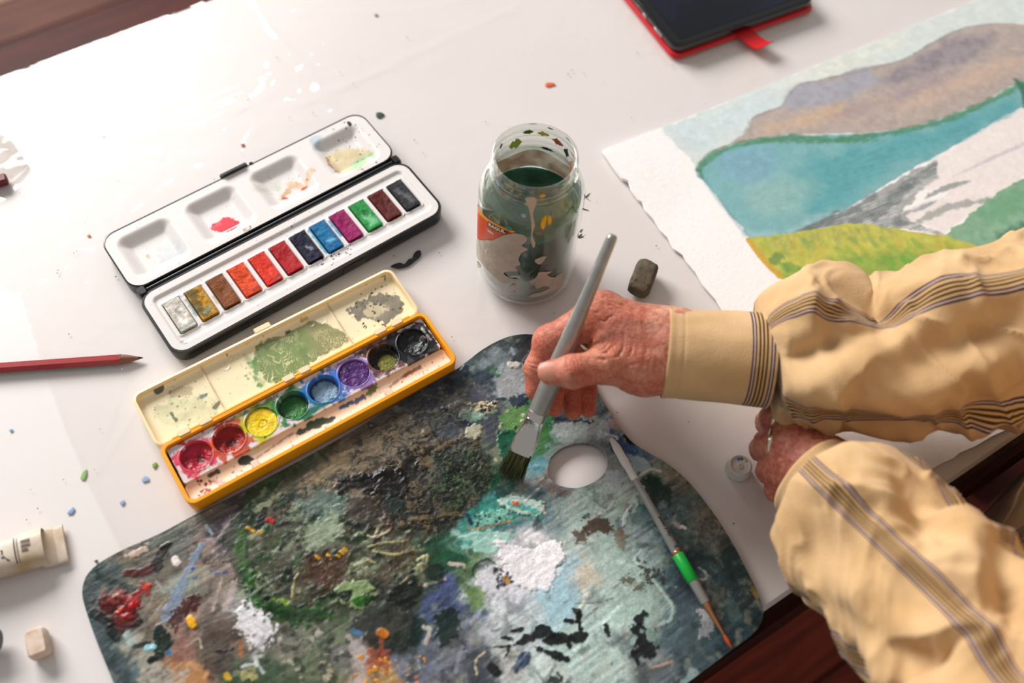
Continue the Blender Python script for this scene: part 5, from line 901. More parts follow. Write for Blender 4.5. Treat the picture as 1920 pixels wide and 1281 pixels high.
    # right hill
    G([(1770, 440), (1800, 420), (1840, 385), (1870, 362), (1900, 342), (1960, 320), (2100, 260), (2100, 520), (1880, 480), (1820, 462)], c(118, 166, 132), .97, .6, 1.4, .14, 0, .12, None, 2); G([(1860, 455), (1890, 430), (1930, 420), (2000, 430), (2000, 500), (1880, 480)], c(58, 116, 92), .85, 3, 4, .1, 0, .2); G([(1830, 400), (1880, 370), (1930, 350), (1920, 390), (1860, 420)], c(96, 156, 112), .7, 4, 4, .1)
    # meadow
    G([(1402, 448), (1440, 442), (1500, 434), (1560, 424), (1610, 418), (1650, 424), (1710, 434), (1770, 442), (1830, 462), (1900, 480), (1900, 640), (1560, 640), (1500, 575), (1462, 520), (1430, 490)], c(186, 182, 62), .98, .5, .8, .14, 0, .12, None, 2)
    for i in range(260):
        r = random.Random(500 + i); q = (r.uniform(1420, 1880), r.uniform(445, 610)); t = (q[1] - 440) / 120; cl = r.choice(((96, 156, 50), (122, 168, 56), (70, 146, 48), (150, 176, 60))) if r.random() < .45 + .5 * t else r.choice(((196, 176, 66), (206, 186, 74), (176, 160, 52)))
        if q[0] < 1402 + (q[1] - 448) * .75 + 6: continue
        L([q, (q[0] + r.uniform(5, 16), q[1] + r.uniform(4, 18))], r.uniform(2, 6), c(*cl), .5, 1.6, 1.4, .2)
    G([(1520, 515), (1600, 480), (1720, 470), (1760, 500), (1700, 560), (1560, 560)], c(74, 150, 50), .6, 8, 6, .07, 0, .25); L([(1450, 490), (1460, 480)], 8, c(80, 130, 60), .8, 1.4, 1.4); L([(1475, 500), (1520, 515)], 8, c(70, 140, 56), .7, 2, 2)
    for i in range(22): L([(1430 + i * 11 + i % 4 * 5, 444 - i * 1.1), (1440 + i * 11 + i % 3 * 6, 456 + (i * 7 % 5) * 5 - i)], 1.5 + i % 3, c(104, 138, 90), .32, 1.4, 1.6); L([(1404, 450), (1432, 488), (1462, 518)], 3, c(200, 160, 40), .6, 1, .8)
    e = fbm(x * .5, y * .5, 7, 2); p.C *= (.95 + .1 * e)[:, None]
    p.C = p.C ** .82 * .97 + .03
    return np.clip(p.C, .01, .93)
M['watercolour'] = mat_vc('watercolour_paper', .85, .2, (600, .25, .0006))
wp = hf('watercolour_painting', wout, .0011, paper_z, paper_c, M['watercolour'], None, WZ - .0008)
tag(wp, 'watercolour landscape of lake and mountains on torn white paper', 'painting')

# ------------------------------------------------------------------ touchscreen device in a red case
q0, q1 = P(1268, 94, .012), P(1527, 2, .012); TAg = math.atan2(q1[1] - q0[1], q1[0] - q0[0]); TW = float(np.hypot(*(q1 - q0)[:2]))
tb2 = thing('tablet', 'black touchscreen device in a red folio case, at the top edge', 'tablet', (float(q0[0]), float(q0[1]), .0034), TAg)
TH = .205
loft('folio_case', [ring(rrect(-.003, -.003, TW + .003, TH, .009), 0), ring(rrect(-.0022, -.0022, TW + .0022, TH + .001, .0098), .0012), ring(rrect(-.0022, -.0022, TW + .0022, TH + .001, .0098), .003), ring(rrect(-.0012, -.0012, TW + .0012, TH, .009), .0034)], M['red_case'], tb2)
bd = loft('device_body', [ring(rrect(0, 0, TW, TH - .002, .009), .0034), ring(rrect(-.001, -.001, TW + .001, TH - .001, .010), .0055), ring(rrect(-.001, -.001, TW + .001, TH - .001, .010), .0105), ring(rrect(.0002, .0002, TW - .0002, TH - .0022, .009), .0118), ring(rrect(.002, .002, TW - .002, TH - .004, .008), .0118)], M['glossy_black'], tb2, ang=50)
m, nt, b = newmat('screen'); b.inputs['Roughness'].default_value = .08; tc = nd(nt, 'ShaderNodeTexCoord'); n = nd(nt, 'ShaderNodeTexNoise', Scale=14, Detail=4); r = nd(nt, 'ShaderNodeValToRGB'); r.color_ramp.elements[0].color = (.002, .004, .008, 1); r.color_ramp.elements[1].color = (*c(34, 38, 66), 1); r.color_ramp.elements[0].position = .46; r.color_ramp.elements[1].position = .78
nt.links.new(tc.outputs['Object'], n.inputs['Vector']); nt.links.new(n.outputs['Fac'], r.inputs[0]); nt.links.new(r.outputs[0], b.inputs['Base Color'])
loft('screen', [ring(rrect(.008, .007, TW - .008, TH - .01, .003), .0117), ring(rrect(.008, .007, TW - .008, TH - .01, .003), .01205)], m, bd)
for y0, y1 in ((.020, .033), (.046, .052)): boxm('side_button', -.0026, y0, .0062, -.0006, y1, .0092, mat('button_metal', c(170, 172, 180), .25, .8), bd, .0006)
fl2 = [(.070, -.001, .0022), (.071, -.008, .0024), (.0725, -.015, .0020), (.0745, -.022, .0022), (.076, -.0255, .0040), (.0765, -.0275, .0062)]
loft('closure_strap', [[(x - .0075 + .0006 * j, y, z + dz) if k == 0 else (x + .0085, y + .002, z + dz) for k, dz, j in ((0, 0, 0), (1, 0, 0), (1, .0014, 0), (0, .0014, 0))] for x, y, z in fl2], M['red_case'], tb2, ang=40)

# ------------------------------------------------------------------ small things on the table
# putty eraser
ec = P(1205, 524, .0075); ea = math.atan2(*(P(1222, 490, .01) - P(1186, 552, .01))[1::-1]) if False else math.atan2((P(1222, 492, .01) - P(1186, 552, .01))[1], (P(1222, 492, .01) - P(1186, 552, .01))[0])
A = np.linspace(0, 1, 26); V = []; Fc = []; NU, NV = 30, 44
for i in range(NU + 1):
    ph = math.pi * (i / NU - .5)
    for j in range(NV):
        th = 2 * math.pi * j / NV; f = lambda v, e: math.copysign(abs(v) ** e, v); x = .0145 * f(math.cos(ph), .42) * f(math.cos(th), .42); y = .0085 * f(math.cos(ph), .42) * f(math.sin(th), .42); z = .0068 * f(math.sin(ph), .42)
        k = 1 + .05 * (float(fbm(x * 260 + 5, y * 260 + z * 200, 3)) - .5) * 2; y += .0012 * math.sin(x * 160); V.append((x * k, y * k, z * k * (1 - .12 * (x < -.008))))
for i in range(NU):
    for j in range(NV): Fc.append((i * NV + j, i * NV + (j + 1) % NV, (i + 1) * NV + (j + 1) % NV, (i + 1) * NV + j))
er = mesh('putty_eraser', V, np.array(Fc), mat('putty_rubber', c(120, 106, 84), .75, noise=(70, .35, c(64, 58, 48)), bump=(220, .7, .0016)))
er.location = (float(ec[0]), float(ec[1]), .0086); er.rotation_euler = (0, 0, ea); tag(er, 'lump of grey-brown putty eraser beside the torn paper edge', 'eraser')
# clear screw cap
cp_ = P(1384, 879, .004); cap = thing('screw_cap', 'small clear ribbed plastic screw cap, upside down', 'cap', (float(cp_[0]), float(cp_[1]), .0015))
M['cap'] = mat('frosted_plastic', c(226, 222, 214), .3, coat=.3); b_ = M['cap'].node_tree.nodes['Principled BSDF']; b_.inputs['Transmission Weight'].default_value = .12; b_.inputs['IOR'].default_value = 1.3
Lp = []
for z, r0, rib in ((0, .0078, .0003), (.0006, .0082, .0005), (.0085, .0076, .0005), (.0092, .0072, 0), (.0092, .0066, 0), (.0080, .0064, 0), (.0078, .0020, 0)):
    Lp.append([((r0 + rib * (i % 2)) * math.cos(a), (r0 + rib * (i % 2)) * math.sin(a), z) for i, a in enumerate(np.linspace(0, 2 * math.pi, 72, endpoint=False))])
loft('cap_body', Lp, M['cap'], cap, ang=35); lathe('cap_pip', [(.0021, .0077), (.0019, .0086), (.0009, .0088), (.0007, .0080), (.0, .0078)], M['cap'], cap, 24)
for x, y, cl in ((-.001, .0045, (40, 140, 180)), (.0012, .0050, (60, 110, 150)), (.0040, .0040, (206, 196, 90))): lathe('paint_speck', [(.0, .0086), (.0008, .0084), (.0011, .0079)], mat('speck_%d' % cl[0], c(*cl), .4), cap, 10, loc=(x, y, 0))
# white eraser crumb
wc = P(72, 1207, .006); o = boxm('eraser_stub', -.0085, -.006, 0, .0085, .006, .011, mat('white_rubber', c(226, 208, 192), .7, noise=(120, .3, c(206, 180, 158)), bump=(200, .4, .001)), None, .0022); o.location = (float(wc[0]), float(wc[1]), .0002); o.rotation_euler = (0, 0, math.radians(-62)); tag(o, 'small worn white eraser stub near the lower left corner', 'eraser')
# red pencil under the sheet's edge
p0, p1 = P(-60, 694, .004), P(268, 671, .0032); pa = unit(p1 - p0); PL = float(np.linalg.norm(p1 - p0)); pn = thing('pencil', 'red and black hexagonal pencil with a sharpened tip', 'pencil', tuple(map(float, p0)))
sdp = unit(np.cross(pa, (0, 0, 1))); upp = np.cross(sdp, pa)
def hexs(s, r): return [pa * s + r * (math.cos(a) * upp + math.sin(a) * sdp) for a in np.linspace(0, 2 * math.pi, 6, endpoint=False) + math.pi / 6]
s1 = PL - .0145
M['pencil_red'] = mat('pencil_red', c(170, 26, 36), .3, coat=.3); M['pencil_black'] = mat('pencil_black', c(34, 20, 26), .35)
bp_ = loft('pencil_body', [hexs(0, .0040), hexs(s1, .0040)], M['pencil_red'], pn, ang=20)
bp_.data.materials.append(M['pencil_black'])
for i, f in enumerate(bp_.data.polygons):
    if abs(f.normal.dot(Vector(sdp))) > .6 and f.normal.z < .2 and len(f.vertices) == 4: f.material_index = 1
tube('sharpened_wood', [pa * (s1 - .001), pa * (s1 + .0035), pa * (PL - .003)], [.0037, .0031, .0011], mat('pencil_wood', c(150, 100, 84), .6), pn, 14); tube('graphite_tip', [pa * (PL - .0034), pa * PL], [.0012, .0003], mat('graphite', c(60, 56, 58), .4), pn, 10)
# paint tube at the left edge
u0, u1 = P(-70, 1078, .006), P(122, 1017, .004); ua = unit((u1 - u0) * [1, 1, 0]); UL = float(np.linalg.norm((u1 - u0)[:2])); us = np.array([-ua[1], ua[0], 0]); tu = thing('paint_tube', 'squeezed white paint tube with stained label, crimped end to the right', 'paint tube', (float(u0[0]), float(u0[1]), .0012))
Lp = []
for s, wd, ht in ((0, .0085, .0085), (.01, .0105, .0095), (.03, .0118, .0088), (.05, .0122, .0066), (UL - .014, .0126, .0040), (UL - .006, .0130, .0016), (UL - .0055, .0132, .0022), (UL, .0133, .0020)):
    Lp.append([ua * s + us * (wd * math.copysign(abs(math.cos(a)) ** .8, math.cos(a))) + np.array([0, 0, ht * (1 + math.copysign(abs(math.sin(a)) ** .8, math.sin(a))) * .5 * 1.9 + .0002]) for a in np.linspace(0, 2 * math.pi, 32, endpoint=False)])
M['tube'] = mat('stained_tube', c(228, 218, 206), .4, noise=(45, .45, c(190, 164, 128)), bump=(90, .35, .0015)); loft('tube_body', Lp, M['tube'], tu, ang=60)
M['ink'] = mat('faded_ink', c(86, 74, 62), .6)
def on_tube(s0, w0):
    def f(x, y): s = s0 + x; w = w0 + y; hh = np.interp(s, (0, .03, .05, UL - .014), (.0085, .0088, .0066, .0040)) * 1.9; k = max(0, 1 - (w / .0124) ** 2) ** .4; return tuple(ua * s + us * w + np.array([0, 0, hh * (.5 + .5 * k) + .00055]))
    return f
for s0, w0, sz, tx in ((.0385, .0030, .0034, 'iiiiiii'), (.0385, .0000, .0034, 'iiliiii'), (.0385, -.003, .0034, 'iilii')): text_mesh('lettering', tx, sz, M['ink'], on_tube(s0, w0), tu, .0001)
loft('label_line', [[on_tube(.0345, w)(0, 0), on_tube(.0352, w)(0, 0)] for w in np.linspace(-.009, .008, 8)], M['ink'], tu, False, False, closed=False); loft('label_line', [[on_tube(.0362, w)(0, 0), on_tube(.0366, w)(0, 0)] for w in np.linspace(-.009, .008, 8)], M['ink'], tu, False, False, closed=False); text_mesh('lettering', 'A', .011, M['ink'], on_tube(.024, -.006), tu, .0002)
tube('tube_cap', [ua * -.016 + (0, 0, .0085), ua * -.001 + (0, 0, .0085)], [.0075, .0080], M['black_plastic'], tu, 20)
# dark green tube poking in at the left edge
g0 = P(-26, 1206, .006); gt = thing('paint_tube', 'dark green paint tube just showing at the left edge', 'paint tube', (float(g0[0]), float(g0[1]), .0095)); tube('tube_body', [(-.06, -.01, 0), (-.005, -.001, 0)], [.008, .0085], mat('dark_green_tube', c(22, 62, 46), .4), gt, 20, flat=[(1, 1), (1, 1)]); tube('tube_cap', [(-.005, -.001, 0), (.0085, .0015, 0)], [.0068, .0062], mat('dark_green_cap', c(14, 46, 36), .35), gt, 20)
# clear bag corner at the left edge
V = []; Fc = []; bq = [P(-70, 215, 0), P(20, 262, 0), P(54, 312, 0), P(20, 345, 0), P(-70, 365, 0)]; cen = P(-60, 300, 0)
NB = 26; top = []
for j in range(NB + 1):
    t = j / NB * (len(bq) - 1); i = min(int(t), len(bq) - 2); base = bq[i] * (1 - (t - i)) + bq[i + 1] * (t - i)
    for k in range(9):
        w = k / 8; q = base * (1 - w) + cen * w; V.append((q[0], q[1], .0015 + .020 * math.sin(min(w * 1.9, 1.57)) + .003 * (float(fbm(q[0] * 90, q[1] * 90, 4)) - .5) * (k > 0)))
for j in range(NB):
    for k in range(8): a = j * 9 + k; Fc.append((a, a + 9, a + 10, a + 1))
bg = mesh('plastic_bag', V, np.array(Fc), mat_clear('bag_film', (.90, .88, .86), .08, 1.45, 1.6, .10, tuple(c(200, 190, 180)))); tag(bg, 'crumpled clear plastic bag at the left edge', 'bag')
rr_ = P(-8, 343, .004); o = boxm('crayon', -.012, -.004, 0, .009, .004, .007, mat('dark_red_wax', c(120, 34, 44), .5), None, .0015); o.location = (float(rr_[0]), float(rr_[1]), .0015); o.rotation_euler = (0, 0, .5); tag(o, 'dark red scrap inside the clear bag', 'crayon')
# dried paint drops on the plastic
def blot(px, py, w, h, cl, label, ang=0, n=18):
    q = P(px, py, .0012); k = ppm(q); out = []; r = random.Random(int(px * 7 + py))
    ph = r.uniform(0, 6)
    for i in range(n):
        a = 2 * math.pi * i / n; m_ = 1 + .10 * math.sin(3 * a + ph) + .09 * math.sin(5 * a + 2 * ph); out.append((w / k / 2 * m_ * math.cos(a), h / k / 2 * m_ * math.sin(a) * 1.15))
    out = np.array(out); o = loft('paint_drop', [ring(out, 0), ring(out * .96, .00015), ring(out * .7, .00025)], mat('drop_%d_%d' % (px, py), c(*cl), .4), None); o.location = (q[0], q[1], .0008); o.rotation_euler = (0, 0, ang)
    return tag(o, label, 'paint drop', 'dried paint drops on the plastic')
blot(712, 215, 16, 13, (36, 84, 48), 'dark green paint drop above the corner of the black tin'); blot(455, 271, 7, 6, (168, 84, 44), 'small orange-brown paint drop above the tin latch'); blot(1031, 158, 20, 9, (222, 110, 60), 'orange paint smear between jar and tablet', .3); blot(290, 872, 9, 11, (120, 160, 60), 'light green paint drop left of the yellow box')
blot(272, 898, 14, 11, (160, 182, 212), 'pale blue paint drop left of the yellow box'); blot(133, 958, 10, 14, (140, 176, 206), 'pale blue paint drop on the bare table above the paint tube', -.5); blot(157, 890, 10, 20, (150, 190, 120), 'pale green streak at the edge of the plastic sheet'); blot(229, 942, 9, 9, (150, 176, 210), 'pale blue paint drop below the yellow lid corner'); blot(20, 806, 7, 6, (150, 186, 206), 'tiny blue paint drop on the bare table'); blot(166, 441, 7, 5, (222, 130, 70), 'tiny orange drop left of the black tin')
blot(1158, 560, 6, 5, (110, 120, 70), 'tiny olive crumb below the putty eraser'); blot(180, 1052, 7, 5, (90, 84, 80), 'tiny grey speck above the palette corner'); blot(1392, 45, 9, 8, (196, 196, 172), 'pale olive speck right of the red strap'); blot(705, 27, 8, 6, (150, 176, 160), 'pale green speck near the far table edge')
V = None
sm_ = [(732, 500), (745, 494), (757, 497), (766, 487), (775, 483), (780, 472), (788, 470), (789, 480), (778, 490), (766, 499), (750, 504), (741, 503)]
so = np.array([P(*q, .0012)[:2] for q in sm_]); cen = so.mean(0); so = smooth_loop(so - cen, 4)
o = loft('paint_smear', [ring(so, 0), ring(so * .97, .0002), ring(so * .8, .0003)], mat('black_green_paint', c(20, 36, 34), .3), None); o.location = (cen[0], cen[1], .0014); tag(o, 'black-green paint smear between the two paint boxes', 'paint smear')
r = random.Random(77); V = []; Fc = []; Cc = []
for i in range(170):
    px, py = r.uniform(0, 1400), r.uniform(60, 1050)
    q = P(px, py, 0); s = r.uniform(.0003, .0008); n0 = len(V); z = .0016
    for k in range(6): V.append((q[0] + s * math.cos(k) * r.uniform(.7, 1.2), q[1] + s * math.sin(k) * r.uniform(.7, 1.2), z))
    V.append((q[0], q[1], z + .0003)); cl = c(*r.choice(((170, 150, 136), (120, 120, 120), (200, 130, 80), (110, 140, 130), (150, 130, 110))))
    Cc += [cl] * 7
    for k in range(6): Fc.append((n0 + k, n0 + (k + 1) % 6, n0 + 6))
o = mesh('paint_specks', V, np.array(Fc), mat_vc('speck_paint', .6), None, True, np.array(Cc)); o['kind'] = 'stuff'; tag(o, 'fine dried paint specks scattered over the plastic', 'paint specks')

# ------------------------------------------------------------------ the painter: hands, arms, striped shirt
pe = thing('person', 'person in a tan shirt with brown stripes, painting with a brush in the right hand', 'person', (.50, -.124, FZ))
pe_off = np.array([.50, -.124, FZ])
def seg_sd(Q, a, b, ra, rb):
    ba = b - a; t = np.clip(((Q - a) @ ba) / (ba @ ba), 0, 1); return np.linalg.norm(Q - a - t[:, None] * ba, axis=1) - (ra + (rb - ra) * t)
def smin(a, b, k): h = np.clip(.5 + .5 * (b - a) / k, 0, 1); return b * (1 - h) + a * h - k * h * (1 - h)
def surface_net(fun, lo, hi, vox):
    n = np.ceil((hi - lo) / vox).astype(int) + 1; ax = [lo[i] + vox * np.arange(n[i]) for i in range(3)]
    G = np.stack(np.meshgrid(*ax, indexing='ij'), -1).reshape(-1, 3); D = np.concatenate([fun(g) for g in np.array_split(G, max(1, len(G) // 400000))]).reshape(n)
    del G; S = D < 0; nx, ny, nz = n
    cs = [D[i:nx - 1 + i, j:ny - 1 + j, k:nz - 1 + k] for i in (0, 1) for j in (0, 1) for k in (0, 1)]; inn = sum((q < 0).astype(np.int8) for q in cs); act = (inn > 0) & (inn < 8)
    I, J, K = np.nonzero(act); cv = np.stack([q[act] for q in cs], 1); offs = np.array([(i, j, k) for i in (0, 1) for j in (0, 1) for k in (0, 1)], float); acc = np.zeros((len(I), 3)); cnt = np.zeros(len(I))
    for a in range(8):
        for b in range(a + 1, 8):
            if np.abs(offs[a] - offs[b]).sum() != 1: continue
            m = (cv[:, a] < 0) != (cv[:, b] < 0); t = np.where(m, cv[:, a] / np.where(m, cv[:, a] - cv[:, b], 1), 0); pt = offs[a] + t[:, None] * (offs[b] - offs[a]); acc += pt * m[:, None]; cnt += m
    V = lo + vox * (np.stack([I, J, K], 1) + acc / cnt[:, None]); idx = np.full(act.shape, -1); idx[act] = np.arange(len(I)); Fs = []
    for axn in range(3):
        sl0 = [slice(None)] * 3; sl1 = [slice(None)] * 3; sl0[axn] = slice(0, -1); sl1[axn] = slice(1, None); d = S[tuple(sl0)] != S[tuple(sl1)]; e = np.argwhere(d); o1, o2 = [q for q in range(3) if q != axn]
        ok = (e[:, o1] > 0) & (e[:, o2] > 0) & (e[:, o1] < n[o1] - 1) & (e[:, o2] < n[o2] - 1); e = e[ok]; fl_ = S[tuple(sl0)][tuple(e.T)]
        def at(da, db): q = e.copy(); q[:, o1] -= da; q[:, o2] -= db; return idx[tuple(q.T)]
        quad = np.stack([at(1, 1), at(0, 1), at(0, 0), at(1, 0)], 1)
        if axn == 1: fl_ = ~fl_
        quad[~fl_] = quad[~fl_][:, ::-1]; Fs.append(quad)
    return V, np.vstack(Fs)
def vnormals(V, Q):
    N = np.zeros_like(V); fn = np.cross(V[Q[:, 2]] - V[Q[:, 0]], V[Q[:, 3]] - V[Q[:, 1]])
    for k in range(4): np.add.at(N, Q[:, k], fn)
    return N / (np.linalg.norm(N, axis=1)[:, None] + 1e-12)
def relax(V, Q, it=2, w=.5):
    for _ in range(it):
        A = np.zeros_like(V); cN = np.zeros(len(V))
        for k in range(4): np.add.at(A, Q[:, k], V[Q[:, (k + 1) % 4]] + V[Q[:, (k - 1) % 4]]); np.add.at(cN, Q[:, k], 2)
        V = V * (1 - w) + w * A / cN[:, None]
    return V
# joints of the right hand: photograph position plus height above the table
J = lambda x, y, z: P(x, y, z)
wr = J(1262, 655, .072); fa = J(1460, 672, .078)
IDX = [(J(1128, 590, .078), .0130), (J(1030, 640, .066), .0098), (J(1009, 690, .054), .0082), (J(1003, 732, .045), .0064)]
MID = [(J(1124, 606, .062), .0125), (J(1056, 660, .044), .0094), (J(1041, 722, .034), .0066), (J(1040, 766, .030), .0058)]
RIN = [(J(1132, 622, .048), .0122), (J(1074, 684, .033), .0090), (J(1072, 732, .026), .0068), (J(1074, 771, .022), .0062)]
PIN = [(J(1144, 640, .038), .0115), (J(1100, 700, .027), .0078), (J(1101, 738, .022), .0058), (J(1103, 769, .0195), .0052)]
THB = [(J(1204, 690, .074), .0145), (J(1138, 684, .083), .0112), (J(1074, 697, .086), .0096), (J(1034, 699, .0815), .0080)]
def right_hand(Q):
    pal_ = seg_sd(Q, fa, wr, .0215, .0200)
    for (a, ra), k in ((IDX[0], .016), (MID[0], .016), (RIN[0], .014), (PIN[0], .012)): pal_ = smin(pal_, seg_sd(Q, wr, a, .0190, ra), k)
    pal_ = smin(pal_, seg_sd(Q, J(1236, 684, .072), THB[0][0], .0140, .0150), .014); pal_ = smin(pal_, seg_sd(Q, J(1180, 640, .076), IDX[0][0], .0165, .0125), .010)
    pal_ = smin(pal_, seg_sd(Q, MID[0][0], PIN[0][0], .0115, .011), .008); out = None
    for f, k in ((IDX, .006), (MID, .006), (RIN, .006), (PIN, .006), (THB, .013)):
        d = None
        for (a, ra), (b, rb_) in zip(f[:-1], f[1:]):
            s = seg_sd(Q, a, b, ra, rb_)
            if d is not None: s = smin(d, s, .0032)
            d = s
        for (a, ra) in f[1:3]: d = smin(d, np.linalg.norm(Q - a, axis=1) - ra * 1.02, .004)     # knuckle swell
        w = smin(pal_, d, k); out = w if out is None else np.minimum(out, w)
    web = seg_sd(Q, J(1165, 650, .076), J(1128, 668, .077), .012, .0075); out = smin(out, web, .010)
    return out
lo = np.array([min(q[0][i] for f in (IDX, MID, RIN, PIN, THB) for q in f) for i in range(3)]) - .014; hi = np.maximum(np.array([max(q[0][i] for f in (IDX, MID, RIN, PIN, THB) for q in f) for i in range(3)]) + .018, wr + .027); hi[0] = fa[0]
VR, QR = surface_net(right_hand, lo, hi, .00088); VR = relax(VR, QR, 3, .5)
def skin_colour(V, N, joints, tips, seed):
    x, y, z = V.T * 1000; n1 = fbm(x * .10 + z * .05, y * .10 + z * .06, seed, 4); n2 = fbm(x * .45 + z * .3, y * .45 - z * .3, seed + 3, 3); base = np.asarray(c(212, 158, 132)); red = np.asarray(c(190, 108, 86)); pale = np.asarray(c(228, 184, 160))
    k = ss(.42, .68, n1)[:, None]; C_ = base * (1 - k) + red * k * .75 + pale * .25 * k; k2 = (.55 * ss(.52, .72, n2))[:, None]; C_ = C_ * (1 - k2) + pale * k2
    k3 = (.5 * ss(.5, .7, fbm(x * .3 + 40, y * .3 + z * .2, seed + 7, 4)))[:, None]; C_ = C_ * (1 - k3) + np.asarray(c(178, 102, 82)) * k3
    for q, r_, s in joints: w = (s * np.exp(-(np.linalg.norm(V - q, axis=1) / r_) ** 2))[:, None]; C_ = C_ * (1 - w) + np.asarray(c(192, 100, 80)) * w
    for q, r_ in tips: w = (.55 * np.exp(-(np.linalg.norm(V - q, axis=1) / r_) ** 2))[:, None]; C_ = C_ * (1 - w) + np.asarray(c(198, 102, 82)) * w
    return np.clip(C_, .01, .9)
NR = vnormals(VR, QR); jt = [(q[0], q[1] * 1.6, .55) for f in (IDX, MID, RIN, PIN, THB) for q in f[:3]] + [(J(1170, 600, .09), .02, .4)]; CR = skin_colour(VR, NR, jt, [(f[3][0], .013) for f in (IDX, MID, RIN, PIN, THB)] + [(MID[1][0], .03), (RIN[1][0], .03), (PIN[1][0], .03)], 21)
# wrinkles: creases across the finger joints, folds fanning over the back and the thumb root
disp = np.zeros(len(VR))
for f in (IDX, MID, RIN, PIN, THB):
    for i in (1, 2):
        a, b_ = f[i - 1][0], f[i + 1][0] if i < 3 else f[i][0]; t = unit(b_ - a); s = (VR - f[i][0]) @ t; near_ = np.exp(-(np.linalg.norm(VR - f[i][0], axis=1) / (f[i][1] * 1.5)) ** 4)
        for off in (-.0032, -.0012, .0010, .0030): disp -= .0007 * near_ * np.exp(-((s - off + .0007 * np.sin(VR[:, 2] * 900)) / .00045) ** 2)
x, y, z = VR.T * 1000; back = ss(P(1092, 640, .08)[0], P(1135, 640, .08)[0], VR[:, 0]); piv = J(1118, 640, .088); rad_ = np.linalg.norm(VR - piv, axis=1) * 1000
fold = np.sin(rad_ * 1.5 + 15 * fbm(x * .06, y * .06 + z * .05, 5, 3) + 5 * fbm(x * .25, y * .25, 9, 2)); amt = back * np.exp(-((rad_ - 16) / 17) ** 2); disp -= .0012 * amt * ss(.1, .95, fold) * ss(.35, .65, fbm(x * .11, y * .11 + z * .1, 15, 3))
disp += .0008 * (ridged(x * .16 + z * .1, y * .16 - z * .12, 31, 3) - .5) * back + .00018 * (fbm(x * .6, y * .6 + z * .6, 33, 2) - .5)
ten = np.sin((VR - wr) @ unit(np.cross(IDX[0][0] - wr, [0, .3, 1])) * 1000 * .55); disp += .0004 * ten * back * ss(0, .5, NR[:, 1] + .3 * NR[:, 2])
for a, b_, w in ((J(1245, 610, .09), J(1165, 590, .098), .0016), (J(1250, 640, .095), J(1180, 625, .099), .0014), (J(1235, 670, .094), J(1170, 660, .096), .0013)): d = seg_sd(VR, a, b_, 0, 0); disp += .0007 * np.exp(-(d / (w * 4)) ** 2)
VR = VR + NR * disp[:, None]
CR = CR * (1 - .30 * np.clip(-disp / .0007, 0, 1))[:, None] ** np.array([.5, 1.0, 1.1]) if False else CR
# left hand: loose fist resting on the table
lw = J(1560, 905, .052); lf = J(1700, 1045, .078)
LF = [[(J(1492, 800, .050), .0125), (J(1452, 786, .046), .0092), (J(1440, 792, .022), .0080), (J(1466, 806, .012), .0070)], [(J(1486, 838, .053), .0128), (J(1442, 834, .047), .0094), (J(1430, 842, .022), .0082), (J(1460, 846, .012), .0070)],
      [(J(1484, 872, .048), .0122), (J(1448, 880, .038), .0092), (J(1442, 884, .019), .0078), (J(1468, 880, .011), .0068)], [(J(1488, 900, .040), .0112), (J(1460, 918, .030), .0082), (J(1456, 920, .016), .0072), (J(1478, 912, .0105), .0064)]]
def left_hand(Q):
    p_ = seg_sd(Q, lf, lw, .025, .022)
    for f in LF: p_ = smin(p_, seg_sd(Q, lw, f[0][0], .020, f[0][1]), .012)
    out = None
    for f in LF:
        d = None
        for (a, ra), (b, rb_) in zip(f[:-1], f[1:]): s = seg_sd(Q, a, b, ra, rb_); d = s if d is None else smin(d, s, .0035)
        w = smin(p_, d, .006); out = w if out is None else np.minimum(out, w)
    return out
lo = np.array([min(q[0][i] for f in LF for q in f) for i in range(3)]) - .013; hi = np.array([max(q[0][i] for f in LF for q in f) for i in range(3)]) + .02; hi[0] = lw[0] + .03; lo[1] = lw[1] - .035; hi[2] = max(hi[2], lw[2] + .03)
VL, QL = surface_net(left_hand, lo, hi, .0013); VL = relax(VL, QL, 2, .5); NL = vnormals(VL, QL); x, y, z = VL.T * 1000
VL = VL + NL * (.0011 * (ridged(x * .2 + z * .1, y * .2 - z * .14, 41, 3) - .5) + .0005 * (fbm(x * .7, y * .7 + z * .5, 43, 2) - .5))[:, None]; CL_ = skin_colour(VL, NL, [(f[i][0], .012, .5) for f in LF for i in (0, 1)], [], 51) * np.array([.86, .72, .74])
# upper body under the shirt (coarse), arms running into the hands
SR, ER = np.array([.61, -.02, .30]), J(2080, 640, .10); SL, EL = np.array([.45, -.32, .34]), J(2030, 1400, .14)
def torso(Q):
    d = seg_sd(Q, np.array([.51, -.124, -.28]), np.array([.51, -.124, .26]), .10, .11)
    for a, b_, ra, rb_ in ((np.array([.51, -.124, .26]), SR, .09, .055), (np.array([.51, -.124, .26]), SL, .09, .055), (SR, ER, .050, .034), (ER, fa, .034, .0205), (SL, EL, .050, .034), (EL, lf, .032, .022), (np.array([.51, -.124, .3]), np.array([.49, -.11, .40]), .06, .055)): d = smin(d, seg_sd(Q, a, b_, ra, rb_), .03)
    return d
VT, QT = surface_net(torso, np.array([.10, -.46, -.45]), np.array([.76, .14, .50]), .0125); CT = np.tile(c(204, 142, 112), (len(VT), 1))
VB = np.vstack([VR, VL, VT]) - pe_off; QB = np.vstack([QR, QL + len(VR), QT + len(VR) + len(VL)])
m = mat_vc('aged_skin', .48, .35, (650, .6, .0009), gain=.2, gscale=420); M['skin'] = m; b = m.node_tree.nodes['Principled BSDF']; b.inputs['Subsurface Weight'].default_value = .12; b.inputs['Subsurface Radius'].default_value = (.004, .0018, .001); b.inputs['Subsurface Scale'].default_value = .5
body = mesh('body', VB, QB, M['skin'], pe, True, np.vstack([CR, CL_, CT]))
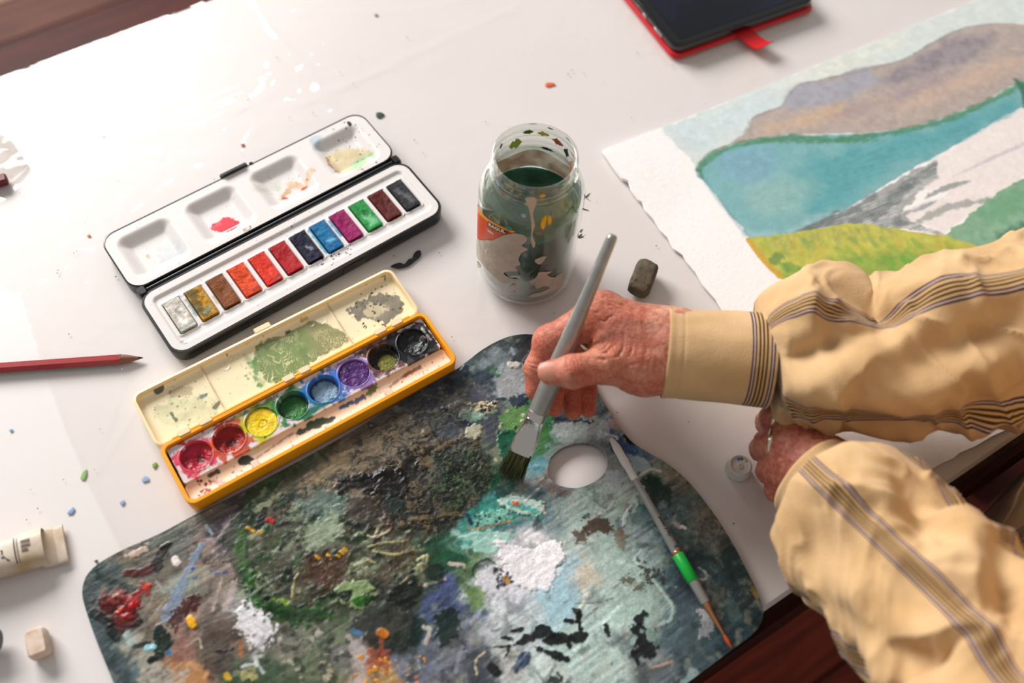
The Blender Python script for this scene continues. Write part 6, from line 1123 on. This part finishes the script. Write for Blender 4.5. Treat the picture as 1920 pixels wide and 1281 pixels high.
# thumb nail
na = unit(THB[3][0] - THB[2][0]); nn = unit((CAM - THB[3][0]) - ((CAM - THB[3][0]) @ na) * na); nn = unit(nn + .12 * np.cross(na, nn)); nb_ = np.cross(na, nn); V = []; Fc = []; nc = THB[3][0] + na * .0005
for i in range(13):
    for j in range(13):
        u = i / 6 - 1; v = j / 6 - 1; k = (1 - .5 * abs(v) ** 3 * (u > 0)); s = u * .0060 * math.sqrt(max(0, 1 - .38 * v * v)); a = v * .72; rr = .0089 + .00025 * (1 - u * u) - .0006 * max(u, 0) ** 2; V.append(nc + na * s + rr * (math.cos(a) * nn + math.sin(a) * nb_) - pe_off)
for i in range(12):
    for j in range(12): q = i * 13 + j; Fc.append((q, q + 1, q + 14, q + 13))
nail = mesh('thumbnail', V, np.array(Fc), mat('fingernail', c(214, 156, 136), .36, spec=.35, noise=(200, .4, c(206, 144, 122))), body)
# rings
def torus(name, cen, ax_, R, r, mt, sx=1.0):
    t, n_, b_ = frame(ax_, (.1, .2, 1)); L = []
    for i in np.linspace(0, 2 * math.pi, 33):
        d = math.cos(i) * n_ + math.sin(i) * b_; L.append([cen + d * (R + r * math.cos(a)) + t * (r * 2.2 * math.sin(a)) - pe_off for a in np.linspace(0, 2 * math.pi, 10, endpoint=False)])
    return loft(name, L, mt, pe, False, False, 80)
for f, t in ((LF[0], .80), (LF[1], .80)): torus('ring', f[0][0] * (1 - t) + f[1][0] * t, f[1][0] - f[0][0],   .0112, .0008, M['gold'])['label'] = 'pale gold finger ring on the left hand'
torus('ring', MID[0][0] * .5 + MID[1][0] * .5, MID[1][0] - MID[0][0], .0122, .0008, M['gold'])['label'] = 'thin gold ring on the right hand'

# ---- cloth: stripes follow the sleeve lengthwise (UV u = millimetres around, v = millimetres along)
def cloth(name, bands, axis=0, extra=None):
    m, nt, b = newmat(name); uv = nd(nt, 'ShaderNodeUVMap', uv_map='UVMap'); sp = nd(nt, 'ShaderNodeSeparateXYZ'); nt.links.new(uv.outputs[0], sp.inputs[0]); base = nd(nt, 'ShaderNodeTexNoise', Scale=28, Detail=5); tc = nd(nt, 'ShaderNodeTexCoord'); nt.links.new(tc.outputs['Object'], base.inputs['Vector'])
    r0 = nd(nt, 'ShaderNodeValToRGB'); r0.color_ramp.elements[0].color = (*c(202, 168, 124), 1); r0.color_ramp.elements[1].color = (*c(218, 186, 144), 1); r0.color_ramp.elements[0].position = .35; r0.color_ramp.elements[1].position = .65; nt.links.new(base.outputs['Fac'], r0.inputs[0]); cur = r0.outputs[0]
    for bc in bands:
        mr = nd(nt, 'ShaderNodeMapRange'); mr.inputs[1].default_value = bc - 8; mr.inputs[2].default_value = bc + 8; nt.links.new(sp.outputs[axis], mr.inputs[0]); cr = nd(nt, 'ShaderNodeValToRGB'); cr.color_ramp.interpolation = 'CONSTANT'; pu = (92, 60, 78); wh = (222, 204, 186); br = (92, 62, 32); tn = (208, 176, 130)
        st = [(0, None), (.06, pu), (.13, wh), (.17, pu), (.235, tn), (.31, br), (.39, tn), (.45, br), (.53, tn), (.59, br), (.67, tn), (.765, pu), (.83, wh), (.87, pu), (.94, None)]; e = cr.color_ramp.elements
        while len(e) > 1: e.remove(e[0])
        for i, (p_, cl) in enumerate(st):
            q = e[0] if i == 0 else e.new(p_); q.position = p_; q.color = (*c(*(cl or tn)), 0.0 if cl is None else 1.0)
        mx = nd(nt, 'ShaderNodeMix', data_type='RGBA'); nt.links.new(mr.outputs[0], cr.inputs[0]); nt.links.new(cr.outputs['Alpha'], mx.inputs['Factor']); nt.links.new(cur, mx.inputs['A']); nt.links.new(cr.outputs['Color'], mx.inputs['B']); cur = mx.outputs['Result']
    nt.links.new(cur, b.inputs['Base Color']); b.inputs['Roughness'].default_value = .85; b.inputs['Specular IOR Level'].default_value = .15; b.inputs['Sheen Weight'].default_value = .15
    w1 = nd(nt, 'ShaderNodeTexNoise', Scale=900, Detail=2); nt.links.new(tc.outputs['Object'], w1.inputs['Vector']); w2 = nd(nt, 'ShaderNodeTexNoise', Scale=60, Detail=4); nt.links.new(tc.outputs['Object'], w2.inputs['Vector']); ad = nd(nt, 'ShaderNodeMath', operation='MULTIPLY_ADD'); nt.links.new(w2.outputs['Fac'], ad.inputs[0]); ad.inputs[1].default_value = 2.0; nt.links.new(w1.outputs['Fac'], ad.inputs[2])
    bp = nd(nt, 'ShaderNodeBump', Strength=.25, Distance=.0012); nt.links.new(ad.outputs[0], bp.inputs['Height']); nt.links.new(bp.outputs[0], b.inputs['Normal']); return m
def sleeve(name, cpts, rt, rb_, matl, ns=220, nt_=200, seed=1, amp=1.0, pinch=None, gather=0, folds=(), mouth=None):
    """cloth tube along a centre line; rt / rb_ = radius towards the far and the near side; folds = (theta, s, dtheta, ds, tilt, metres)"""
    cpts = np.asarray(cpts, float); kk = np.linspace(0, 1, len(cpts)); fine = smooth_path(np.hstack([cpts, np.array(rt)[:, None], np.array(rb_)[:, None]]), 24); dl = np.r_[0, np.cumsum(np.linalg.norm(np.diff(fine[:, :3], axis=0), axis=1))]; Ls = dl[-1]; sv = np.linspace(0, Ls, ns); ctr = np.stack([np.interp(sv, dl, fine[:, i]) for i in range(5)], 1)
    tan = np.gradient(ctr[:, :3], axis=0); tan /= np.linalg.norm(tan, axis=1)[:, None]; TH_ = np.linspace(-math.pi, math.pi, nt_); V = np.zeros((ns, nt_, 3)); UV = np.zeros((ns, nt_, 2)); TT, SS = np.meshgrid(TH_, sv * 1000)
    per = 6.0; wrapn = lambda f, a, s_, sd, o=3: fbm((TT * per / math.pi + 40) * f * .5 + .0 * SS + s_ * SS * .03, SS * a + TT * 0, sd, o)
    cth, sth = np.cos(TT), np.sin(TT); nz = fbm(cth * 2.2 + SS * .018 + 9, sth * 2.2 + SS * .022, seed, 2) - .5; rd = ridged(cth * 1.3 + SS * .012 + 3, sth * 1.3 - SS * .028 + sth * .4, seed + 4, 1) - .5; rd2 = ridged(cth * 2.0 + SS * .035, sth * 2.0 + SS * .05 + nz * 2, seed + 8, 2) ** 3 - .3
    D = amp * (.011 * nz + .012 * rd + .0052 * rd2)
    if gather: D += .0035 * np.exp(-SS / gather) * np.sin(TT * 11 + 3 * nz + SS * .05)
    for th, s_, dth, ds, tilt, h in folds:
        dt = (TT - math.radians(th) - tilt * (SS - s_) / 100 + math.pi) % (2 * math.pi) - math.pi; D += 1.6 * h * np.exp(-(dt / math.radians(dth)) ** 2 - ((SS - s_) / ds) ** 2)
    vdir = CAM - ctr[12, :3]; nrm = unit(vdir - (vdir @ tan[0]) * tan[0]); sg = 1 if np.cross(tan[0], nrm)[1] > 0 else -1
    for i in range(ns):
        nrm = unit(nrm - (nrm @ tan[i]) * tan[i]); up_ = sg * np.cross(tan[i], nrm)
        w = .5 + .5 * np.sin(TH_); R_ = ctr[i, 3] * w + ctr[i, 4] * (1 - w); k = 1.0 if pinch is None else float(np.interp(sv[i] * 1000, *pinch)); R_ = R_ * k + D[i] * min(1, k * k) * (.25 + .75 * ss(0, 25, sv[i] * 1000))
        V[i] = ctr[i, :3] - (0 if mouth is None else (mouth[0] * np.maximum(0, 1 - np.abs(TH_ - mouth[1]) / mouth[2]) * max(0, 1 - sv[i] / .05))[:, None] * tan[i]) + R_[:, None] * (np.cos(TH_)[:, None] * nrm + np.sin(TH_)[:, None] * up_); UV[i, :, 0] = TH_ * .052 * 1000; UV[i, :, 1] = sv[i] * 1000
    q = (np.arange(ns - 1)[:, None] * nt_ + np.arange(nt_ - 1)[None]).ravel(); Fc = np.stack([q, q + 1, q + nt_ + 1, q + nt_], 1)
    return mesh(name, V.reshape(-1, 3) - pe_off, Fc, matl, pe, True, None, UV.reshape(-1, 2))
# right sleeve: outline of the photograph, top edge and bottom edge, height of the axis
def from_outline(rows):
    C_, A_, B_ = [], [], []
    for x, yt, yb, z in rows: q = P(x, (yt + yb) / 2, z); k = ppm(q) ; C_.append(q); A_.append((yb - yt) / 2 / k); B_.append((yb - yt) / 2 / k)
    return C_, A_, B_
C_, A_, B_ = from_outline([(1424, 552, 762, .076), (1450, 524, 786, .077), (1500, 518, 800, .078), (1570, 518, 806, .080), (1625, 528, 808, .081), (1690, 506, 808, .083), (1760, 488, 805, .085), (1840, 475, 800, .088), (1920, 466, 798, .092), (2020, 450, 800, .098)])
C_ += [ER + [.02, .0, .01], (ER + SR) / 2, SR]; A_ += [.056, .062, .07]; B_ += [.056, .062, .07]
M['cloth_r'] = cloth('striped_tan_cloth', [28, -46, 104, -122])
sleeve('sleeve', C_, A_, B_, M['cloth_r'], 330, 220, 3, 1.0, ([0, 3, 9, 22, 60, 900], [.50, .80, .93, 1.0, 1.0, 1.0]), 18,
       [(55, 48, 16, 22, .0, -.006), (20, 20, 22, 9, 0, .004), (6, 40, 10, 40, .9, -.007), (35, 70, 12, 14, -.6, -.008), (-22, 75, 12, 40, .5, .006), (30, 110, 16, 34, -.4, .007), (5, 118, 12, 26, .6, -.008), (-20, 30, 14, 30, .6, .005), (-55, 60, 12, 40, -.5, -.005), (-62, 110, 12, 40, .4, .005), (12, 165, 12, 30, -1.2, .008), (-6, 175, 10, 26, -1.0, -.009), (-35, 150, 12, 40, .5, -.006), (60, 150, 18, 30, 0, .006)])
def cuff(name, a, b_, r0, r1, matl, seed, ns=70, nt_=120):
    t = unit(b_ - a); vdir = CAM - a; nrm = unit(vdir - (vdir @ t) * t); up_ = np.cross(t, nrm); up_ = -up_ if up_[1] < 0 else up_; L_ = np.linalg.norm(b_ - a); rows = []; UV = []
    prof_ = [(0.004, -.0022), (.001, -.0018), (0, -.0006), (0, .0004), (.002, .0006)] + [(s, 0.0) for s in np.linspace(.004, L_, ns)]
    for s, dr in prof_:
        R_ = r0 + (r1 - r0) * s / L_; row = []
        for th in np.linspace(-math.pi, math.pi, nt_):
            R2_ = R_ + dr + .0007 * math.sin(3 * th + s * 60) + .0012 * (float(vn(3 * math.cos(th) + s * 40, 3 * math.sin(th) + s * 25, seed)) - .5); R2_ += -.0005 * math.exp(-((s - .0095) / .0007) ** 2); row.append(a + t * s + R2_ * (math.cos(th) * nrm + math.sin(th) * up_) - pe_off); UV.append((th * r0 * 1000, s * 1000))
        rows.append(row)
    V = np.array(rows).reshape(-1, 3); q = (np.arange(len(rows) - 1)[:, None] * nt_ + np.arange(nt_ - 1)[None]).ravel(); return mesh(name, V, np.stack([q, q + 1, q + nt_ + 1, q + nt_], 1), matl, pe, True, None, np.array(UV))
ca_, cb_ = P(1246, 661, .073), P(1442, 678, .077); M['cuff_r'] = cloth('striped_tan_cuff', [float(np.linalg.norm(cb_ - ca_)) * 1000 - 8.5], 1)
cuff('cuff', ca_, cb_, 84 / ppm(ca_), 89 / ppm(cb_), M['cuff_r'], 5)
# left sleeve, nearer to the lens
la_, lb_ = P(1520, 893, .054), P(1640, 1004, .070); M['cuff_l'] = cloth('plain_tan_cuff', [], 1); cuff('cuff', la_, lb_, .0285, .0335, M['cuff_l'], 8)
lrow = [(1572, 946, .073, 146), (1592, 966, .077, 150), (1640, 1014, .084, 154), (1710, 1080, .094, 160), (1790, 1158, .105, 170), (1880, 1246, .117, 184)]
lc = [P(a, b_, z_) for a, b_, z_, _ in lrow]; lr = [w_ / ppm(P(a, b_, z_)) for a, b_, z_, w_ in lrow] + [.062, .066, .07]
lc += [EL, (EL + SL) / 2 + [.01, -.02, -.02], SL]
M['cloth_l'] = cloth('striped_tan_cloth_near', [4, 76, -70, 140]);
sleeve('sleeve', lc, lr, [r_ * 1.03 for r_ in lr], M['cloth_l'], 330, 220, 14, 1.0, ([0, 2, 5, 20, 60, 900], [.93, .985, 1.0, 1, 1, 1]), 0,
       [(40, 50, 14, 18, -1.0, -.009), (46, 78, 16, 16, -1.0, .007), (-5, 70, 12, 26, .5, -.005), (-40, 60, 14, 30, .3, .004), (36, 112, 14, 20, -1.1, -.009), (44, 138, 14, 20, -1.0, .008), (-30, 110, 14, 34, .6, -.006), (10, 150, 14, 26, -.8, -.008), (-8, 120, 14, 26, .4, .005), (-55, 100, 12, 50, .3, .004)], (.007, math.radians(8), .8))
# shirt body between the arms
L = []; UV = []
for i, zz in enumerate(np.linspace(-.30, .34, 60)):
    row = []
    for j, th in enumerate(np.linspace(-math.pi, math.pi, 120)):
        w = .150 + .03 * math.sin(math.pi * (zz + .3) / .64); ex, ey = w * 1.12, w * .72; f = .014 * (float(fbm(math.cos(th) * 3 + zz * 5, math.sin(th) * 3 + zz * 3, 9)) - .5) + .016 * (float(ridged(math.cos(th) * 1.6 + zz * 2, math.sin(th) * 1.6, 6)) - .5); row.append(np.array([.50, -.124, zz]) + tdir * ((ex + f) * math.cos(th)) + tnor * ((ey + f) * math.sin(th)) - pe_off); UV.append((th * .19 * 1000, zz * 1000))
    L.append(row)
V = np.array(L).reshape(-1, 3); q = (np.arange(59)[:, None] * 120 + np.arange(119)[None]).ravel(); M['cloth_b'] = cloth('striped_tan_shirt', [520, 440, 360, -520, -440, -360, 580])
mesh('shirt_body', V, np.stack([q, q + 1, q + 121, q + 120], 1), M['cloth_b'], pe, True, None, np.array(UV))
